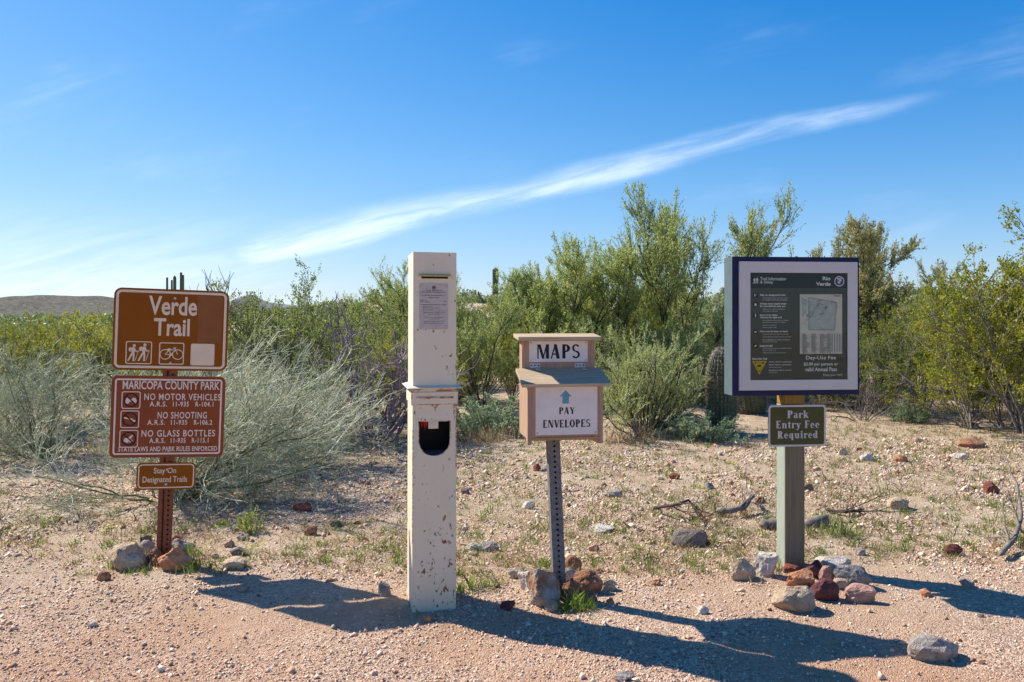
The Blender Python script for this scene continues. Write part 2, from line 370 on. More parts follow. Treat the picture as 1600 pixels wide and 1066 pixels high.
rockmat('orange', [(0.3, (0.441, 0.168, 0.074)), (0.5, (0.647, 0.296, 0.145)), (0.72, (0.765, 0.484, 0.316))])
rockmat('red', [(0.3, (0.236, 0.064, 0.044)), (0.6, (0.401, 0.140, 0.092)), (0.8, (0.530, 0.259, 0.184))])
rockmat('maroon', [(0.3, (0.118, 0.037, 0.044)), (0.6, (0.236, 0.091, 0.087)), (0.8, (0.376, 0.205, 0.184))])
rockmat('pink', [(0.3, (0.451, 0.232, 0.175)), (0.55, (0.636, 0.374, 0.292)), (0.75, (0.800, 0.581, 0.479))])
rockmat('white', [(0.3, (0.595, 0.497, 0.396)), (0.55, (0.800, 0.699, 0.589)), (0.75, (0.800, 0.800, 0.728))], 14, 0.2)
rockmat('blue', [(0.3, (0.197, 0.188, 0.185)), (0.55, (0.363, 0.339, 0.326)), (0.75, (0.594, 0.526, 0.476))])
rockmat('lichened', [(0.35, (0.311, 0.130, 0.071)), (0.47, (0.438, 0.232, 0.130)), (0.56, (0.467, 0.400, 0.338)), (0.75, (0.664, 0.581, 0.490))], 9, 0.5)

# ------------------------------------------------------------------ object helpers
def tag(o, label=None, cat=None, group=None, kind=None):
    if label: o['label'] = label
    if cat: o['category'] = cat; o['kind'] = 'thing'
    if group: o['group'] = group
    if kind: o['kind'] = kind
    return o
def link(name, me, mat=None, parent=None, smooth=False):
    o = bpy.data.objects.new(name, me); C.objects.link(o)
    if mat is not None:
        me.materials.clear(); me.materials.append(MATS[mat] if isinstance(mat, str) else mat)
    if parent is not None: o.parent = parent
    if smooth: me.polygons.foreach_set('use_smooth', [True] * len(me.polygons))
    return o
def empty(name, loc, rz=0.0, roll=0.0):
    o = bpy.data.objects.new(name, None); C.objects.link(o)
    o.location = loc; o.rotation_euler = (0, roll, rz); o.empty_display_size = 0.1
    return o
def mesh_np(name, Vt, Fc):
    """Fc: (n,k) array of faces with k corners"""
    me = bpy.data.meshes.new(name)
    Vt = np.ascontiguousarray(Vt, dtype=np.float32); Fc = np.ascontiguousarray(Fc, dtype=np.int32)
    n, k = Fc.shape
    me.vertices.add(len(Vt)); me.vertices.foreach_set('co', Vt.ravel())
    me.loops.add(n * k); me.loops.foreach_set('vertex_index', Fc.ravel())
    me.polygons.add(n); me.polygons.foreach_set('loop_start', np.arange(0, n * k, k, dtype=np.int32))
    me.update(calc_edges=True)
    return me

class MB:
    """collects faces, builds ONE mesh object"""
    def __init__(s): s.v = []; s.f = []
    def add(s, vs, fs):
        o = len(s.v); s.v += [tuple(p) for p in vs]; s.f += [tuple(o + i for i in f) for f in fs]
        return s
    def box(s, x0, x1, y0, y1, z0, z1):
        return s.add([(x0,y0,z0),(x1,y0,z0),(x1,y1,z0),(x0,y1,z0),(x0,y0,z1),(x1,y0,z1),(x1,y1,z1),(x0,y1,z1)],
                     [(0,3,2,1),(4,5,6,7),(0,1,5,4),(1,2,6,5),(2,3,7,6),(3,0,4,7)])
    def prism(s, pts, y0, y1):
        """pts: outline in (x,z), extruded from y0 (front) to y1"""
        n = len(pts)
        vs = [(x, y0, z) for x, z in pts] + [(x, y1, z) for x, z in pts]
        fs = [tuple(range(n)), tuple(range(2*n-1, n-1, -1))] + [(i, i+n, (i+1) % n + n, (i+1) % n) for i in range(n)]
        return s.add(vs, fs)
    def profile_z(s, pts, z0, z1):
        """outline in (x,y), extruded up"""
        n = len(pts)
        vs = [(x, y, z0) for x, y in pts] + [(x, y, z1) for x, y in pts]
        fs = [tuple(range(n-1, -1, -1)), tuple(range(n, 2*n))] + [(i, (i+1) % n, (i+1) % n + n, i+n) for i in range(n)]
        return s.add(vs, fs)
    def profile_x(s, pts, x0, x1):
        """outline in (y,z), extruded along x"""
        n = len(pts)
        vs = [(x0, y, z) for y, z in pts] + [(x1, y, z) for y, z in pts]
        fs = [tuple(range(n)), tuple(range(2*n-1, n-1, -1))] + [(i, i+n, (i+1) % n + n, (i+1) % n) for i in range(n)]
        return s.add(vs, fs)
    def build(s, name, mat, parent=None, bevel=0.0, smooth=False):
        me = bpy.data.meshes.new(name); me.from_pydata(s.v, [], s.f)
        bm = bmesh.new(); bm.from_mesh(me)
        bmesh.ops.remove_doubles(bm, verts=bm.verts, dist=1e-6)
        bmesh.ops.recalc_face_normals(bm, faces=bm.faces)
        if bevel: bmesh.ops.bevel(bm, geom=list(bm.edges), offset=bevel, segments=2, profile=0.6, affect='EDGES', clamp_overlap=True)
        bm.to_mesh(me); bm.free()
        return link(name, me, mat, parent, smooth)

def rrect(x0, x1, z0, z1, r, n=6):
    p = []
    for cx, cz, a in ((x1-r, z0+r, -90), (x1-r, z1-r, 0), (x0+r, z1-r, 90), (x0+r, z0+r, 180)):
        for i in range(n+1):
            t = R(a + 90*i/n); p.append((cx + r*math.cos(t), cz + r*math.sin(t)))
    return p

class Flat:
    """flat print on a vertical face: polygons in (x,z), each a hair in front of the last"""
    def __init__(s, y, step=0.00004): s.y = y; s.step = step; s.v = []; s.f = []
    def _y(s): s.y -= s.step; return s.y
    def poly(s, pts):
        y = s._y(); o = len(s.v); s.v += [(x, y, z) for x, z in pts]; s.f.append(tuple(range(o, o+len(pts)))); return s
    def rect(s, x0, x1, z0, z1): return s.poly([(x0,z0),(x1,z0),(x1,z1),(x0,z1)])
    def disc(s, cx, cz, r, n=18, rz=None):
        rz = rz or r
        return s.poly([(cx + r*math.cos(2*math.pi*i/n), cz + rz*math.sin(2*math.pi*i/n)) for i in range(n)])
    def ring(s, outer, inner):
        y = s._y(); n = len(outer); o = len(s.v)
        s.v += [(x, y, z) for x, z in outer] + [(x, y, z) for x, z in inner]
        s.f += [(o+i, o+(i+1) % n, o+n+(i+1) % n, o+n+i) for i in range(n)]; return s
    def circ(s, cx, cz, r, wd, n=26):
        f = lambda q: [(cx + q*math.cos(2*math.pi*i/n), cz + q*math.sin(2*math.pi*i/n)) for i in range(n)]
        return s.ring(f(r), f(r-wd))
    def arc(s, cx, cz, rx, rz, a0, a1, wx, wz=None, n=14):
        wz = wz if wz is not None else wx
        y = s._y(); o = len(s.v)
        for i in range(n+1):
            t = R(a0 + (a1-a0)*i/n)
            s.v += [(cx + rx*math.cos(t), y, cz + rz*math.sin(t)), (cx + (rx-wx)*math.cos(t), y, cz + (rz-wz)*math.sin(t))]
        s.f += [(o+2*i, o+2*i+1, o+2*i+3, o+2*i+2) for i in range(n)]; return s
    def line(s, x0, z0, x1, z1, wd, w2=None):
        w2 = w2 if w2 is not None else wd
        d = math.hypot(x1-x0, z1-z0) or 1; nx, nz = -(z1-z0)/d, (x1-x0)/d
        return s.poly([(x0+nx*wd/2, z0+nz*wd/2), (x0-nx*wd/2, z0-nz*wd/2), (x1-nx*w2/2, z1-nz*w2/2), (x1+nx*w2/2, z1+nz*w2/2)])
    def path(s, pts, wd):
        for a, b in zip(pts, pts[1:]): s.line(*a, *b, wd)
        return s
    def build(s, name, mat, parent):
        me = bpy.data.meshes.new(name); me.from_pydata(s.v, [], s.f)
        bm = bmesh.new(); bm.from_mesh(me)
        for f in bm.faces:
            if f.normal.y > 0: f.normal_flip()
        bm.to_mesh(me); bm.free()
        return link(name, me, mat, parent)

def text(parent, s, x0, x1, z0, z1, y, mat, name='lettering', bold=0.02, shear=0.0, spacing=1.0, align='C', keep=False):
    """a line of print fitted into the rectangle x0..x1, z0..z1 on the plane y"""
    cu = bpy.data.curves.new('t', 'FONT'); cu.body = s; cu.size = 1.0; cu.offset = bold; cu.shear = shear; cu.space_character = spacing
    cu.resolution_u = 3; cu.fill_mode = 'FRONT'
    o = bpy.data.objects.new('t', cu); C.objects.link(o)
    dg = bpy.context.evaluated_depsgraph_get(); dg.update()
    me = bpy.data.meshes.new_from_object(o.evaluated_get(dg))
    bpy.data.objects.remove(o); bpy.data.curves.remove(cu)
    n = len(me.vertices); co = np.empty(n*3, np.float32); me.vertices.foreach_get('co', co); co = co.reshape(-1, 3)
    mn, mxx = co.min(0), co.max(0)
    sx = (x1-x0)/(mxx[0]-mn[0]); sz = (z1-z0)/(mxx[1]-mn[1])
    res = np.zeros_like(co)
    res[:, 0] = x0 + (co[:, 0]-mn[0])*sx; res[:, 1] = y; res[:, 2] = z0 + (co[:, 1]-mn[1])*sz
    me.vertices.foreach_set('co', res.ravel()); me.polygons.foreach_set('use_smooth', [False]*len(me.polygons)); me.update()
    return link(name, me, mat, parent)

# own serif letters (bold, strong contrast); unit: cap height
T, t_ = 0.235, 0.095
def G(f, ch, ox, sx, sz, oz, serif=True):
    """draw glyph, return its advance width"""
    W = [0.6]
    P = lambda x, z: (ox + x*sx, oz + z*sz)
    def d(xb, xt, wd, z0=0.0, z1=1.0): f.poly([P(xb, z0), P(xb+wd, z0), P(xt+wd, z1), P(xt, z1)])
    def h(x0, x1, z, th=t_): f.poly([P(x0, z), P(x1, z), P(x1, z+th), P(x0, z+th)])
    def a(cx, cz, rx, rz, a0, a1, wx=T, wz=t_): f.arc(ox+cx*sx, oz+cz*sz, rx*sx, rz*sz, a0, a1, wx*sx, wz*sz, 12)
    def foot(x, z, wd=T, ex=0.07):
        if serif: h(x-ex, x+wd+ex, z, 0.05)
    if ch == 'M': d(0.02,0.02,.1); d(.36,.06,.2); d(.40,.66,.09); d(.64,.64,T); foot(0.02,0,.1); foot(.64,0); W[0]=.92
    elif ch == 'A': d(0,.29,.1); d(.44,.22,.24); h(.1,.56,.27,.09); foot(0,0,.08); foot(.46,0,.2); W[0]=.74
    elif ch == 'P': d(.05,.05,T); a(.27,.72,.36,.28,-90,90); h(.2,.28,.92,.08); h(.2,.28,.44,.08); foot(.05,0); foot(.05,.95,.1); W[0]=.68
    elif ch == 'R': d(.05,.05,T); a(.27,.74,.34,.26,-90,90); h(.2,.28,.92,.08); h(.2,.28,.48,.08); d(.46,.24,.22,0,.5); foot(.05,0); foot(.5,0,.16); foot(.05,.95,.1); W[0]=.76
    elif ch == 'S': a(.3,.735,.28,.265,25,265,.15,.10); a(.3,.275,.30,.275,-155,92,.16,.11); W[0]=.66
    elif ch == 'Y': d(.26,.0,.22,.42,1); d(.34,.55,.09,.42,1); d(.25,.25,T,0,.46); foot(.25,0); W[0]=.66
    elif ch == 'E': d(.05,.05,T); h(.2,.58,.91,.09); h(.2,.48,.46,.09); h(.2,.60,0,.09); foot(.05,0,.1); foot(.05,.95,.1); h(.53,.58,.78,.15); h(.55,.60,.08,.15); W[0]=.66
    elif ch == 'F': d(.05,.05,T); h(.2,.58,.91,.09); h(.2,.47,.46,.09); foot(.05,0); foot(.05,.95,.1); h(.53,.58,.76,.18); h(.43,.47,.36,.28); W[0]=.62
    elif ch == 'N': d(.05,.05,.09); d(.46,.05,.24); d(.62,.62,.09); W[0]=.78
    elif ch == 'V': d(.26,0,.24); d(.34,.58,.09); W[0]=.68
    elif ch == 'L': d(.05,.05,T); h(.2,.56,0,.09); h(.51,.56,.08,.14); foot(.05,.95,.12); foot(.05,0,.1); W[0]=.60
    elif ch == 'O': a(.40,.5,.38,.51,0,360); W[0]=.80
    elif ch == 'a': a(.2,.19,.2,.2,0,360,.15,.06); d(.28,.28,.16,0,.5); a(.22,.46,.22,.22,0,150,.16,.07); h(.28,.5,0,.06); W[0]=.52
    elif ch == 'r': d(.06,.06,.19,0,.67); a(.34,.44,.2,.23,40,170,.1,.12); f.disc(ox+.43*sx, oz+.56*sz, .085*sx, 10, .09*sz); foot(.06,0,.19); h(0,.1,.62,.05); W[0]=.50
    elif ch == 'k': d(.06,.06,.19,0,1); d(.2,.42,.1,.28,.67); d(.42,.22,.2,0,.42); foot(.06,0,.19); foot(.44,0,.16,.04); h(.34,.6,.62,.05); h(0,.1,.95,.05); W[0]=.66
    elif ch == 'n': d(.06,.06,.19,0,.67); a(.34,.43,.23,.24,0,160,.19,.09); d(.38,.38,.19,0,.44); foot(.06,0,.19); foot(.38,0,.19); h(0,.1,.62,.05); W[0]=.66
    elif ch == 't': d(.1,.1,.19,.1,.86); h(0,.4,.60,.07); a(.28,.15,.18,.16,180,310,.14,.09); W[0]=.42
    elif ch == 'y': d(.22,.02,.2,.0,.67); d(.14,.46,.09,-.25,.67); f.disc(ox+.13*sx, oz-.2*sz, .09*sx, 10, .09*sz); h(-.02,.26,.62,.05); h(.38,.60,.62,.05); W[0]=.60
    elif ch == 'e': a(.26,.33,.25,.35,0,320,.17,.06); h(.1,.49,.33,.06); W[0]=.55
    elif ch == 'q': a(.24,.33,.23,.35,0,360,.17,.06); d(.33,.33,.19,-.25,.67); foot(.33,-.26,.19); W[0]=.62
    elif ch == 'u': d(.06,.06,.19,.2,.67); a(.28,.22,.22,.23,180,330,.19,.1); d(.38,.38,.19,0,.67); h(0,.1,.62,.05); h(.32,.4,.62,.05); h(.5,.63,0,.05); W[0]=.66
    elif ch == 'i': d(.08,.08,.19,0,.67); f.disc(ox+.175*sx, oz+.86*sz, .12*sx, 12, .12*sz); foot(.08,0,.19); h(.02,.12,.62,.05); W[0]=.36
    elif ch == 'd': a(.24,.33,.23,.35,0,360,.17,.06); d(.33,.33,.19,0,1); h(.26,.36,.95,.05); h(.45,.6,0,.05); W[0]=.64
    elif ch == ' ': W[0] = .34
    return W[0]
def serif_text(parent, s, x0, x1, z0, z1, y, mat, serif=True, name='lettering'):
    wd = [G(Flat(0), c, 0, 1, 1, 0) for c in s]
    gap = 0.07
    tot = sum(wd) + gap*(len(s)-1)
    sx = (x1-x0)/tot; f = Flat(y, 0.00002); x = x0
    for c, q in zip(s, wd):
        G(f, c, x, sx, z1-z0, z0, serif); x += (q+gap)*sx
    return f.build(name, mat, parent)

# ------------------------------------------------------------------ terrain
def _hash(ix, iy, seed):
    n = (ix.astype(np.int64)*374761393 + iy.astype(np.int64)*668265263 + seed*144665) & 0x7fffffff
    n = ((n ^ (n >> 13))*1274126177) & 0x7fffffff
    return ((n ^ (n >> 16)) & 0xffff)/65535.0
def vnoise(x, y, seed=0):
    x = np.asarray(x, float); y = np.asarray(y, float)
    ix = np.floor(x); iy = np.floor(y); fx = x-ix; fy = y-iy
    fx = fx*fx*(3-2*fx); fy = fy*fy*(3-2*fy)
    a = _hash(ix, iy, seed); b = _hash(ix+1, iy, seed); c = _hash(ix, iy+1, seed); d = _hash(ix+1, iy+1, seed)
    return (a*(1-fx)+b*fx)*(1-fy)+(c*(1-fx)+d*fx)*fy - 0.5
def sstep(v, a, b):
    t = np.clip((v-a)/(b-a), 0, 1); return t*t*(3-2*t)
def gz(x, y, fine=True):
    x = np.asarray(x, float); y = np.asarray(y, float)
    z = 0.035*vnoise(x*0.9, y*0.9, 1) + 0.018*vnoise(x*2.7, y*2.7, 2)
    if fine: z = z + 0.010*vnoise(x*9, y*9, 3) + 0.006*vnoise(x*24, y*24, 4)
    far = sstep(y, 7, 30)
    z = z + far*0.5*vnoise(x*0.12, y*0.12, 5)
    z = z + 0.012*np.maximum(np.minimum(y, 60)-11, 0)
    az = x/np.maximum(y, 1.0)
    z = z + 2.3*sstep(y, 32, 95)*sstep(az, -0.42, -0.08)
    z = z + 1.6*sstep(y, 60, 110)*sstep(az, 0.30, 0.55)*0.6
    return z
def g1(x, y): return float(gz(x, y, False))
def ground_px(x, y):
    d = F*CAMH/(y-HOR)
    return (x-800.0)/F*d, d
def at(x, d): return (x-800.0)/F*d

def axis(lo, hi, step, end, gr=1.13):
    a = list(np.arange(lo, hi, step)); s = step; v = a[-1]
    while v < end:
        s *= gr; v += s; a.append(v)
    return a
ypos = axis(1.2, 8.5, 0.03, 4200)
yneg = [1.2-0.5*i-0.02*i**3 for i in range(1, 14)][::-1]
yv = np.array(yneg+ypos)
xh = axis(0, 4.6, 0.03, 3500)
xv = np.array([-q for q in xh[:0:-1]]+xh)
gx, gy = np.meshgrid(xv, yv)
zz = gz(gx, gy)
Vt = np.stack([gx.ravel(), gy.ravel(), zz.ravel()], 1)
nx, ny = len(xv), len(yv)
i0 = (np.arange(ny-1)[:, None]*nx+np.arange(nx-1)[None]).ravel()
Fc = np.stack([i0, i0+1, i0+1+nx, i0+nx], 1)
tag(link('ground', mesh_np('ground', Vt, Fc), 'ground', smooth=True), kind='structure')

def ridge(name, mat, prof, d, depth, base, bumpamp, seed):
    """a long hill: prof = [(photo x, photo y of the crest)], standing at distance d"""
    px_ = np.linspace(prof[0][0], prof[-1][0], 160)
    py_ = np.interp(px_, [p[0] for p in prof], [p[1] for p in prof])
    xs = (px_-800)/F*d; hs = CAMH+(HOR-py_)/F*d
    rows = 26; vs = []
    for j in range(rows):
        t = j/(rows-1)*2-1
        prf = (1-t*t)**1.2 if True else 0
        yy_ = d+t*depth
        h_ = base+(hs-base)*prf
        h_ = h_+bumpamp*prf*(vnoise(xs/depth*6, np.full_like(xs, yy_/depth*6), seed)+0.5*vnoise(xs/depth*17, np.full_like(xs, yy_/depth*17), seed+1))*(abs(t) > 0.04)
        vs.append(np.stack([xs, np.full_like(xs, yy_), h_], 1))
    Vv = np.concatenate(vs); n = len(px_)
    i0 = (np.arange(rows-1)[:, None]*n+np.arange(n-1)[None]).ravel()
    tag(link(name, mesh_np(name, Vv, np.stack([i0, i0+1, i0+1+n, i0+n], 1)), mat, smooth=True), kind='structure')
ridge('hill', 'brown hill', [(-700, 490), (-400, 476), (-100, 474), (0, 473), (60, 468), (110, 465), (150, 465), (185, 471), (260, 476), (420, 482), (600, 490), (700, 494)], 420, 120, -1, 3.0, 31)
ridge('distant_peak', 'grey peak', [(300, 486), (345, 478), (372, 471), (384, 463), (391, 461), (400, 466), (420, 473), (480, 480), (600, 490)], 3200, 300, 0, 6.0, 41)

# ------------------------------------------------------------------ trail sign
def perforated_post(parent, x0, x1, y0, y1, z0, z1, mat, xoff_top=0.0, hole=0.0055, pitch=0.0254, holes_from=0.0, holes_to=9.0, part='post', hole_x=0.5):
    """hollow steel post, front wall punched with a row of real holes; leans by xoff_top over its height"""
    mb = MB()
    sh = lambda x, z: x+xoff_top*(z-z0)/(z1-z0)
    hx = x0+(x1-x0)*hole_x
    zs = []; z = z0
    while z < z1-1e-6:
        zn = min(z+pitch, z1); zs.append((z, zn)); z = zn
    th = 0.003
    for a, b in zs:
        c = (a+b)/2
        if b-a > pitch*0.9 and holes_from < c < holes_to:
            h2 = (b-a)/2; sq = [(hx+h2*q, c+h2*r) for q, r in ((-1,-1),(0,-1),(1,-1),(1,0),(1,1),(0,1),(-1,1),(-1,0))]
            oc = [(hx+hole*math.cos(R(225+45*i)), c+hole*math.sin(R(225+45*i))) for i in range(8)]
            vs = [(sh(x, q), y0, q) for x, q in sq]+[(sh(x, q), y0, q) for x, q in oc]+[(sh(x, q), y0+th, q) for x, q in oc]
            fs = [(i, (i+1) % 8, 8+(i+1) % 8, 8+i) for i in range(8)]+[(8+i, 8+(i+1) % 8, 16+(i+1) % 8, 16+i) for i in range(8)]
            mb.add(vs, fs)
            L_, R_ = hx-h2, hx+h2
            mb.add([(sh(x0,a),y0,a),(sh(L_,a),y0,a),(sh(L_,c),y0,c),(sh(L_,b),y0,b),(sh(x0,b),y0,b)], [(0,1,2,3,4)])
            mb.add([(sh(R_,a),y0,a),(sh(x1,a),y0,a),(sh(x1,b),y0,b),(sh(R_,b),y0,b),(sh(R_,c),y0,c)], [(0,1,2,3,4)])
        else:
            mb.add([(sh(x0,a),y0,a),(sh(x1,a),y0,a),(sh(x1,b),y0,b),(sh(x0,b),y0,b)], [(0,1,2,3)])
    q = xoff_top
    mb.add([(x0,y0,z0),(x0+q,y0,z1),(x0+q,y1,z1),(x0,y1,z0)], [(0,1,2,3)])
    mb.add([(x1,y0,z0),(x1+q,y0,z1),(x1+q,y1,z1),(x1,y1,z0)], [(0,1,2,3)])
    mb.add([(x0,y1,z0),(x1,y1,z0),(x1+q,y1,z1),(x0+q,y1,z1)], [(0,1,2,3)])
    mb.add([(x0+q,y0,z1),(x1+q,y0,z1),(x1+q,y1,z1),(x0+q,y1,z1)], [(0,1,2,3)])
    return mb.build(part, mat, parent)

def bolt(parent, x, z, y, r=0.007):
    mb = MB(); n = 8
    ring = lambda rr, yy_: [(x+rr*math.cos(2*math.pi*i/n), yy_, z+rr*math.sin(2*math.pi*i/n)) for i in range(n)]
    vs = ring(r, y)+ring(r*0.9, y-0.004)+[(x, y-0.006, z)]
    fs = [(i, (i+1) % n, n+(i+1) % n, n+i) for i in range(n)]+[(n+i, n+(i+1) % n, 2*n) for i in range(n)]
    mb.add(vs, fs)
    return mb.build('bolt', 'zinc', parent, smooth=False)

def hiker(f, cx, cz, s):
    """walking figure with pack and stick, s = height, facing right"""
    p = lambda x, z: (cx+x*s, cz+z*s)
    f.disc(*p(.06, .42), .085*s, 14)
    f.poly([p(-.10,.28), p(.02,.34), p(.12,.28), p(.08,.0), p(-.07,.0)])          # trunk
    f.poly([p(-.24,.26), p(-.13,.33), p(-.10,.30), p(-.10,.08), p(-.22,.06)])     # pack
    f.poly([p(-.07,.02), p(.05,.02), p(-.10,-.28), p(-.22,-.50), p(-.30,-.48), p(-.19,-.24)])   # back leg
    f.poly([p(-.03,.02), p(.08,.02), p(.10,-.22), p(.08,-.44), p(.16,-.48), p(-.01,-.50), p(0,-.22)])   # front leg
    f.line(*p(.08,.24), *p(.17,.06), .07*s); f.line(*p(.16,.07), *p(.30,.09), .06*s)            # arm
    f.line(*p(.30,.14), *p(.14,-.44), .03*s)                                                    # stick

def trail_sign():
    D = 4.2; k = D/F
    x, y = at(256, D), D
    yaw, roll = R(15), R(1.9)
    root = empty('trail_sign', (x, y, g1(x, y)), yaw, roll)
    tag(root, 'brown metal sign post carrying three stacked Verde Trail park rule signs', 'trail sign')
    # hat-section steel post
    po = perforated_post(root, -0.006, 0.034, -0.016, 0.014, -0.12, 1.40, 'postbrown', hole_x=0.5, part='post')
    fl = MB()
    fl.profile_z([(-0.036,-0.020),(-0.016,-0.020),(-0.016,-0.0165),(-0.010,-0.004),(-0.0062,-0.004),(-0.0062,0.0),(-0.013,0.0),(-0.020,-0.016),(-0.036,-0.016)], -0.12, 1.395)
    fl.build('post_flange', 'postbrown', root)
    yf = -0.023
    def panel(name, w, z0, z1, rad, mat, edge_in, edge_w, linemat, x_c=0.0, lab=None):
        pb = MB(); pb.prism(rrect(x_c-w/2, x_c+w/2, z0, z1, rad, 8), yf, yf+0.0025)
        p = pb.build(name, mat, root)
        if lab: p['label'] = lab
        a, b = edge_in, edge_in+edge_w
        Flat(yf-0.0005).ring(rrect(x_c-w/2+a, x_c+w/2-a, z0+a, z1-a, max(.004, rad-a), 8), rrect(x_c-w/2+b, x_c+w/2-b, z0+b, z1-b, max(.003, rad-b), 8)).build('border', linemat, p)
        return p
    yt = yf-0.0008
    # --- Verde Trail
    W, z0, z1 = 0.560, 1.006, 1.431
    p = panel('name_panel', W, z0, z1, 0.038, 'signbrown', 0.0105, 0.0125, 'cream', lab='brown Verde Trail panel with hiker and bicycle symbols')
    qx = lambda v: (v-502)/408*W/2
    qz = lambda v: (z0+z1)/2-(v-405)/293*(z1-z0)/2
    text(p, 'Verde', qx(337), qx(680), qz(300), qz(163), yt, 'cream', bold=0.022)
    text(p, 'Trail', qx(377), qx(632), qz(450), qz(322), yt, 'cream', bold=0.022)
    # slightly paler brown patch on the right-hand side
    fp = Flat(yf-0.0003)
    fp.poly([(qx(682), qz(150)), (qx(688), qz(320)), (qx(697), qz(410)), (qx(685), qz(480)), (qx(700), qz(494)), (qx(862), qz(494)), (qx(864), qz(150))]).build('pale_patch', 'palebrown', p)
    for bx in ((187, 370, 655, 492), (420, 598, 655, 496)):
        a, b, c, d = qx(bx[0]), qx(bx[1]), qz(bx[2]), qz(bx[3])
        f = Flat(yt)
        f.ring(rrect(a, b, c, d, 0.009, 5), rrect(a+.005, b-.005, c+.005, d-.005, 0.005, 5))
        if bx[0] == 187:
            hiker(f, qx(238), qz(574), 0.088); hiker(f, qx(312), qz(570), 0.092)
            f.build('hiker_symbol', 'cream', p)
        else:
            r = 0.0275; c1 = (qx(464), qz(582)); c2 = (qx(553), qz(582))
            f.circ(*c1, r, .0045); f.circ(*c2, r, .0045)
            bb = (qx(502), qz(584)); st = (qx(492), qz(548)); hd = (qx(536), qz(550))
            f.path([c1, bb, hd, st, c1], .004); f.line(*bb, *st, .004)
            f.line(*hd, *c2, .004); f.line(hd[0], hd[1], qx(530), qz(535), .004); f.line(qx(518), qz(537), qx(540), qz(533), .005)
            f.line(qx(480), qz(544), qx(503), qz(544), .008); f.disc(*bb, .007)
            f.build('bicycle_symbol', 'cream', p)
    Flat(yt).poly(rrect(qx(645), qx(817), qz(658), qz(500), 0.009, 5)).build('blank_patch', 'cream', p)
    bolt(p, qx(520), qz(176), yf); bolt(p, qx(503), qz(643), yf)
    # --- Maricopa rules
    W2, a0, a1 = 0.553, 0.552, 0.977
    p = panel('rules_panel', W2, a0, a1, 0.030, 'redbrown', 0.0155, 0.0085, 'creampink', lab='reddish brown panel of park rules with three prohibition symbols')
    qx = lambda v: (v-316)/269*W2/2
    qz = lambda v: (a0+a1)/2-(v-251)/193*(a1-a0)/2
    for s, u0, u1, v0, v1, bd, spc in (('MARICOPA COUNTY PARK', 98, 557, 122, 82, .016, 1.0), ('NO MOTOR VEHICLES', 200, 564, 173, 141, .014, 1.15), ('A.R.S.  11-935   R-104.1', 226, 530, 203, 179, .02, 1.15),
                         ('NO SHOOTING', 265, 500, 260, 228, .014, 1.15), ('A.R.S.  11-935   R-106.2', 218, 527, 290, 266, .02, 1.15),
                         ('NO GLASS BOTTLES', 193, 543, 346, 314, .014, 1.15), ('A.R.S.  11-935   R-115.1', 230, 512, 376, 352, .02, 1.15), ('STATE LAWS AND PARK RULES ENFORCED', 88, 555, 415, 392, .02, 1.05)):
        if s.startswith('A.R.S'):
            for wd_, f0, f1 in zip(s.split(), (0, .36, .715), (.27, .61, 1.0)):
                text(p, wd_, qx(u0+(u1-u0)*f0), qx(u0+(u1-u0)*f1), qz(v0), qz(v1), yt, 'creampink', bold=bd, spacing=spc)
        else: text(p, s, qx(u0), qx(u1), qz(v0), qz(v1), yt, 'creampink', bold=bd, spacing=spc)
    for i, (u0, u1, v0, v1) in enumerate(((95, 183, 214, 132), (93, 180, 304, 222), (91, 178, 396, 313))):
        a, b, c, d = qx(u0), qx(u1), qz(v0), qz(v1); cx, cz = (a+b)/2, (c+d)/2
        f = Flat(yt); f.ring(rrect(a, b, c, d, .010, 5), rrect(a+.0045, b-.0045, c+.0045, d-.0045, .007, 5))
        if i == 0:
            f.poly([(cx-.027, cz-.002), (cx-.020, cz+.012), (cx-.006, cz+.006), (cx+.004, cz+.006), (cx+.010, cz+.012), (cx+.022, cz+.010), (cx+.028, cz-.006), (cx-.026, cz-.010)])
            f.disc(cx-.017, cz-.010, .009, 12); f.disc(cx+.017, cz-.010, .009, 12)
        elif i == 1:
            f.poly([(cx-.030, cz+.011), (cx+.006, cz+.005), (cx+.028, cz-.008), (cx+.024, cz-.016), (cx+.004, cz-.003), (cx-.030, cz+.005)])
        else:
            f.poly([(cx-.024, cz-.014), (cx-.004, cz-.022), (cx+.008, cz-.002), (cx+.020, cz+.016), (cx+.016, cz+.020), (cx-.002, cz+.006), (cx-.020, cz+.002)])
            f.poly([(cx+.004, cz-.020), (cx+.020, cz-.014), (cx+.016, cz-.004), (cx+.004, cz-.008)])
        f.build('rule_symbol', 'creampink', p)
        f = Flat(yt-.0006); f.circ(cx, cz, .0365, .0065, 30); f.line(cx-.024, cz+.024, cx+.024, cz-.024, .0065)
        f.build('prohibition_ring', 'darkred', p)
    bolt(p, qx(330), qz(82), yf); bolt(p, qx(322), qz(412), yf)
    # --- Stay On
    W3, s0, s1 = 0.288, 0.384, 0.525
    p = panel('reminder_panel', W3, s0, s1, 0.028, 'signbrown', 0.008, 0.006, 'cream', lab='small brown Stay On Designated Trails panel')
    qx = lambda v: (v-316)/136*W3/2
    qz = lambda v: (s0+s1)/2-(v-534)/64*(s1-s0)/2
    text(p, 'Stay On', qx(258), qx(361), qz(529), qz(494), yt, 'cream', bold=0.012)
    text(p, 'Designated Trails', qx(209), qx(413), qz(572), qz(535), yt, 'cream', bold=0.012)
    bolt(p, qx(320), qz(503), yf); bolt(p, qx(316), qz(573), yf)
trail_sign()

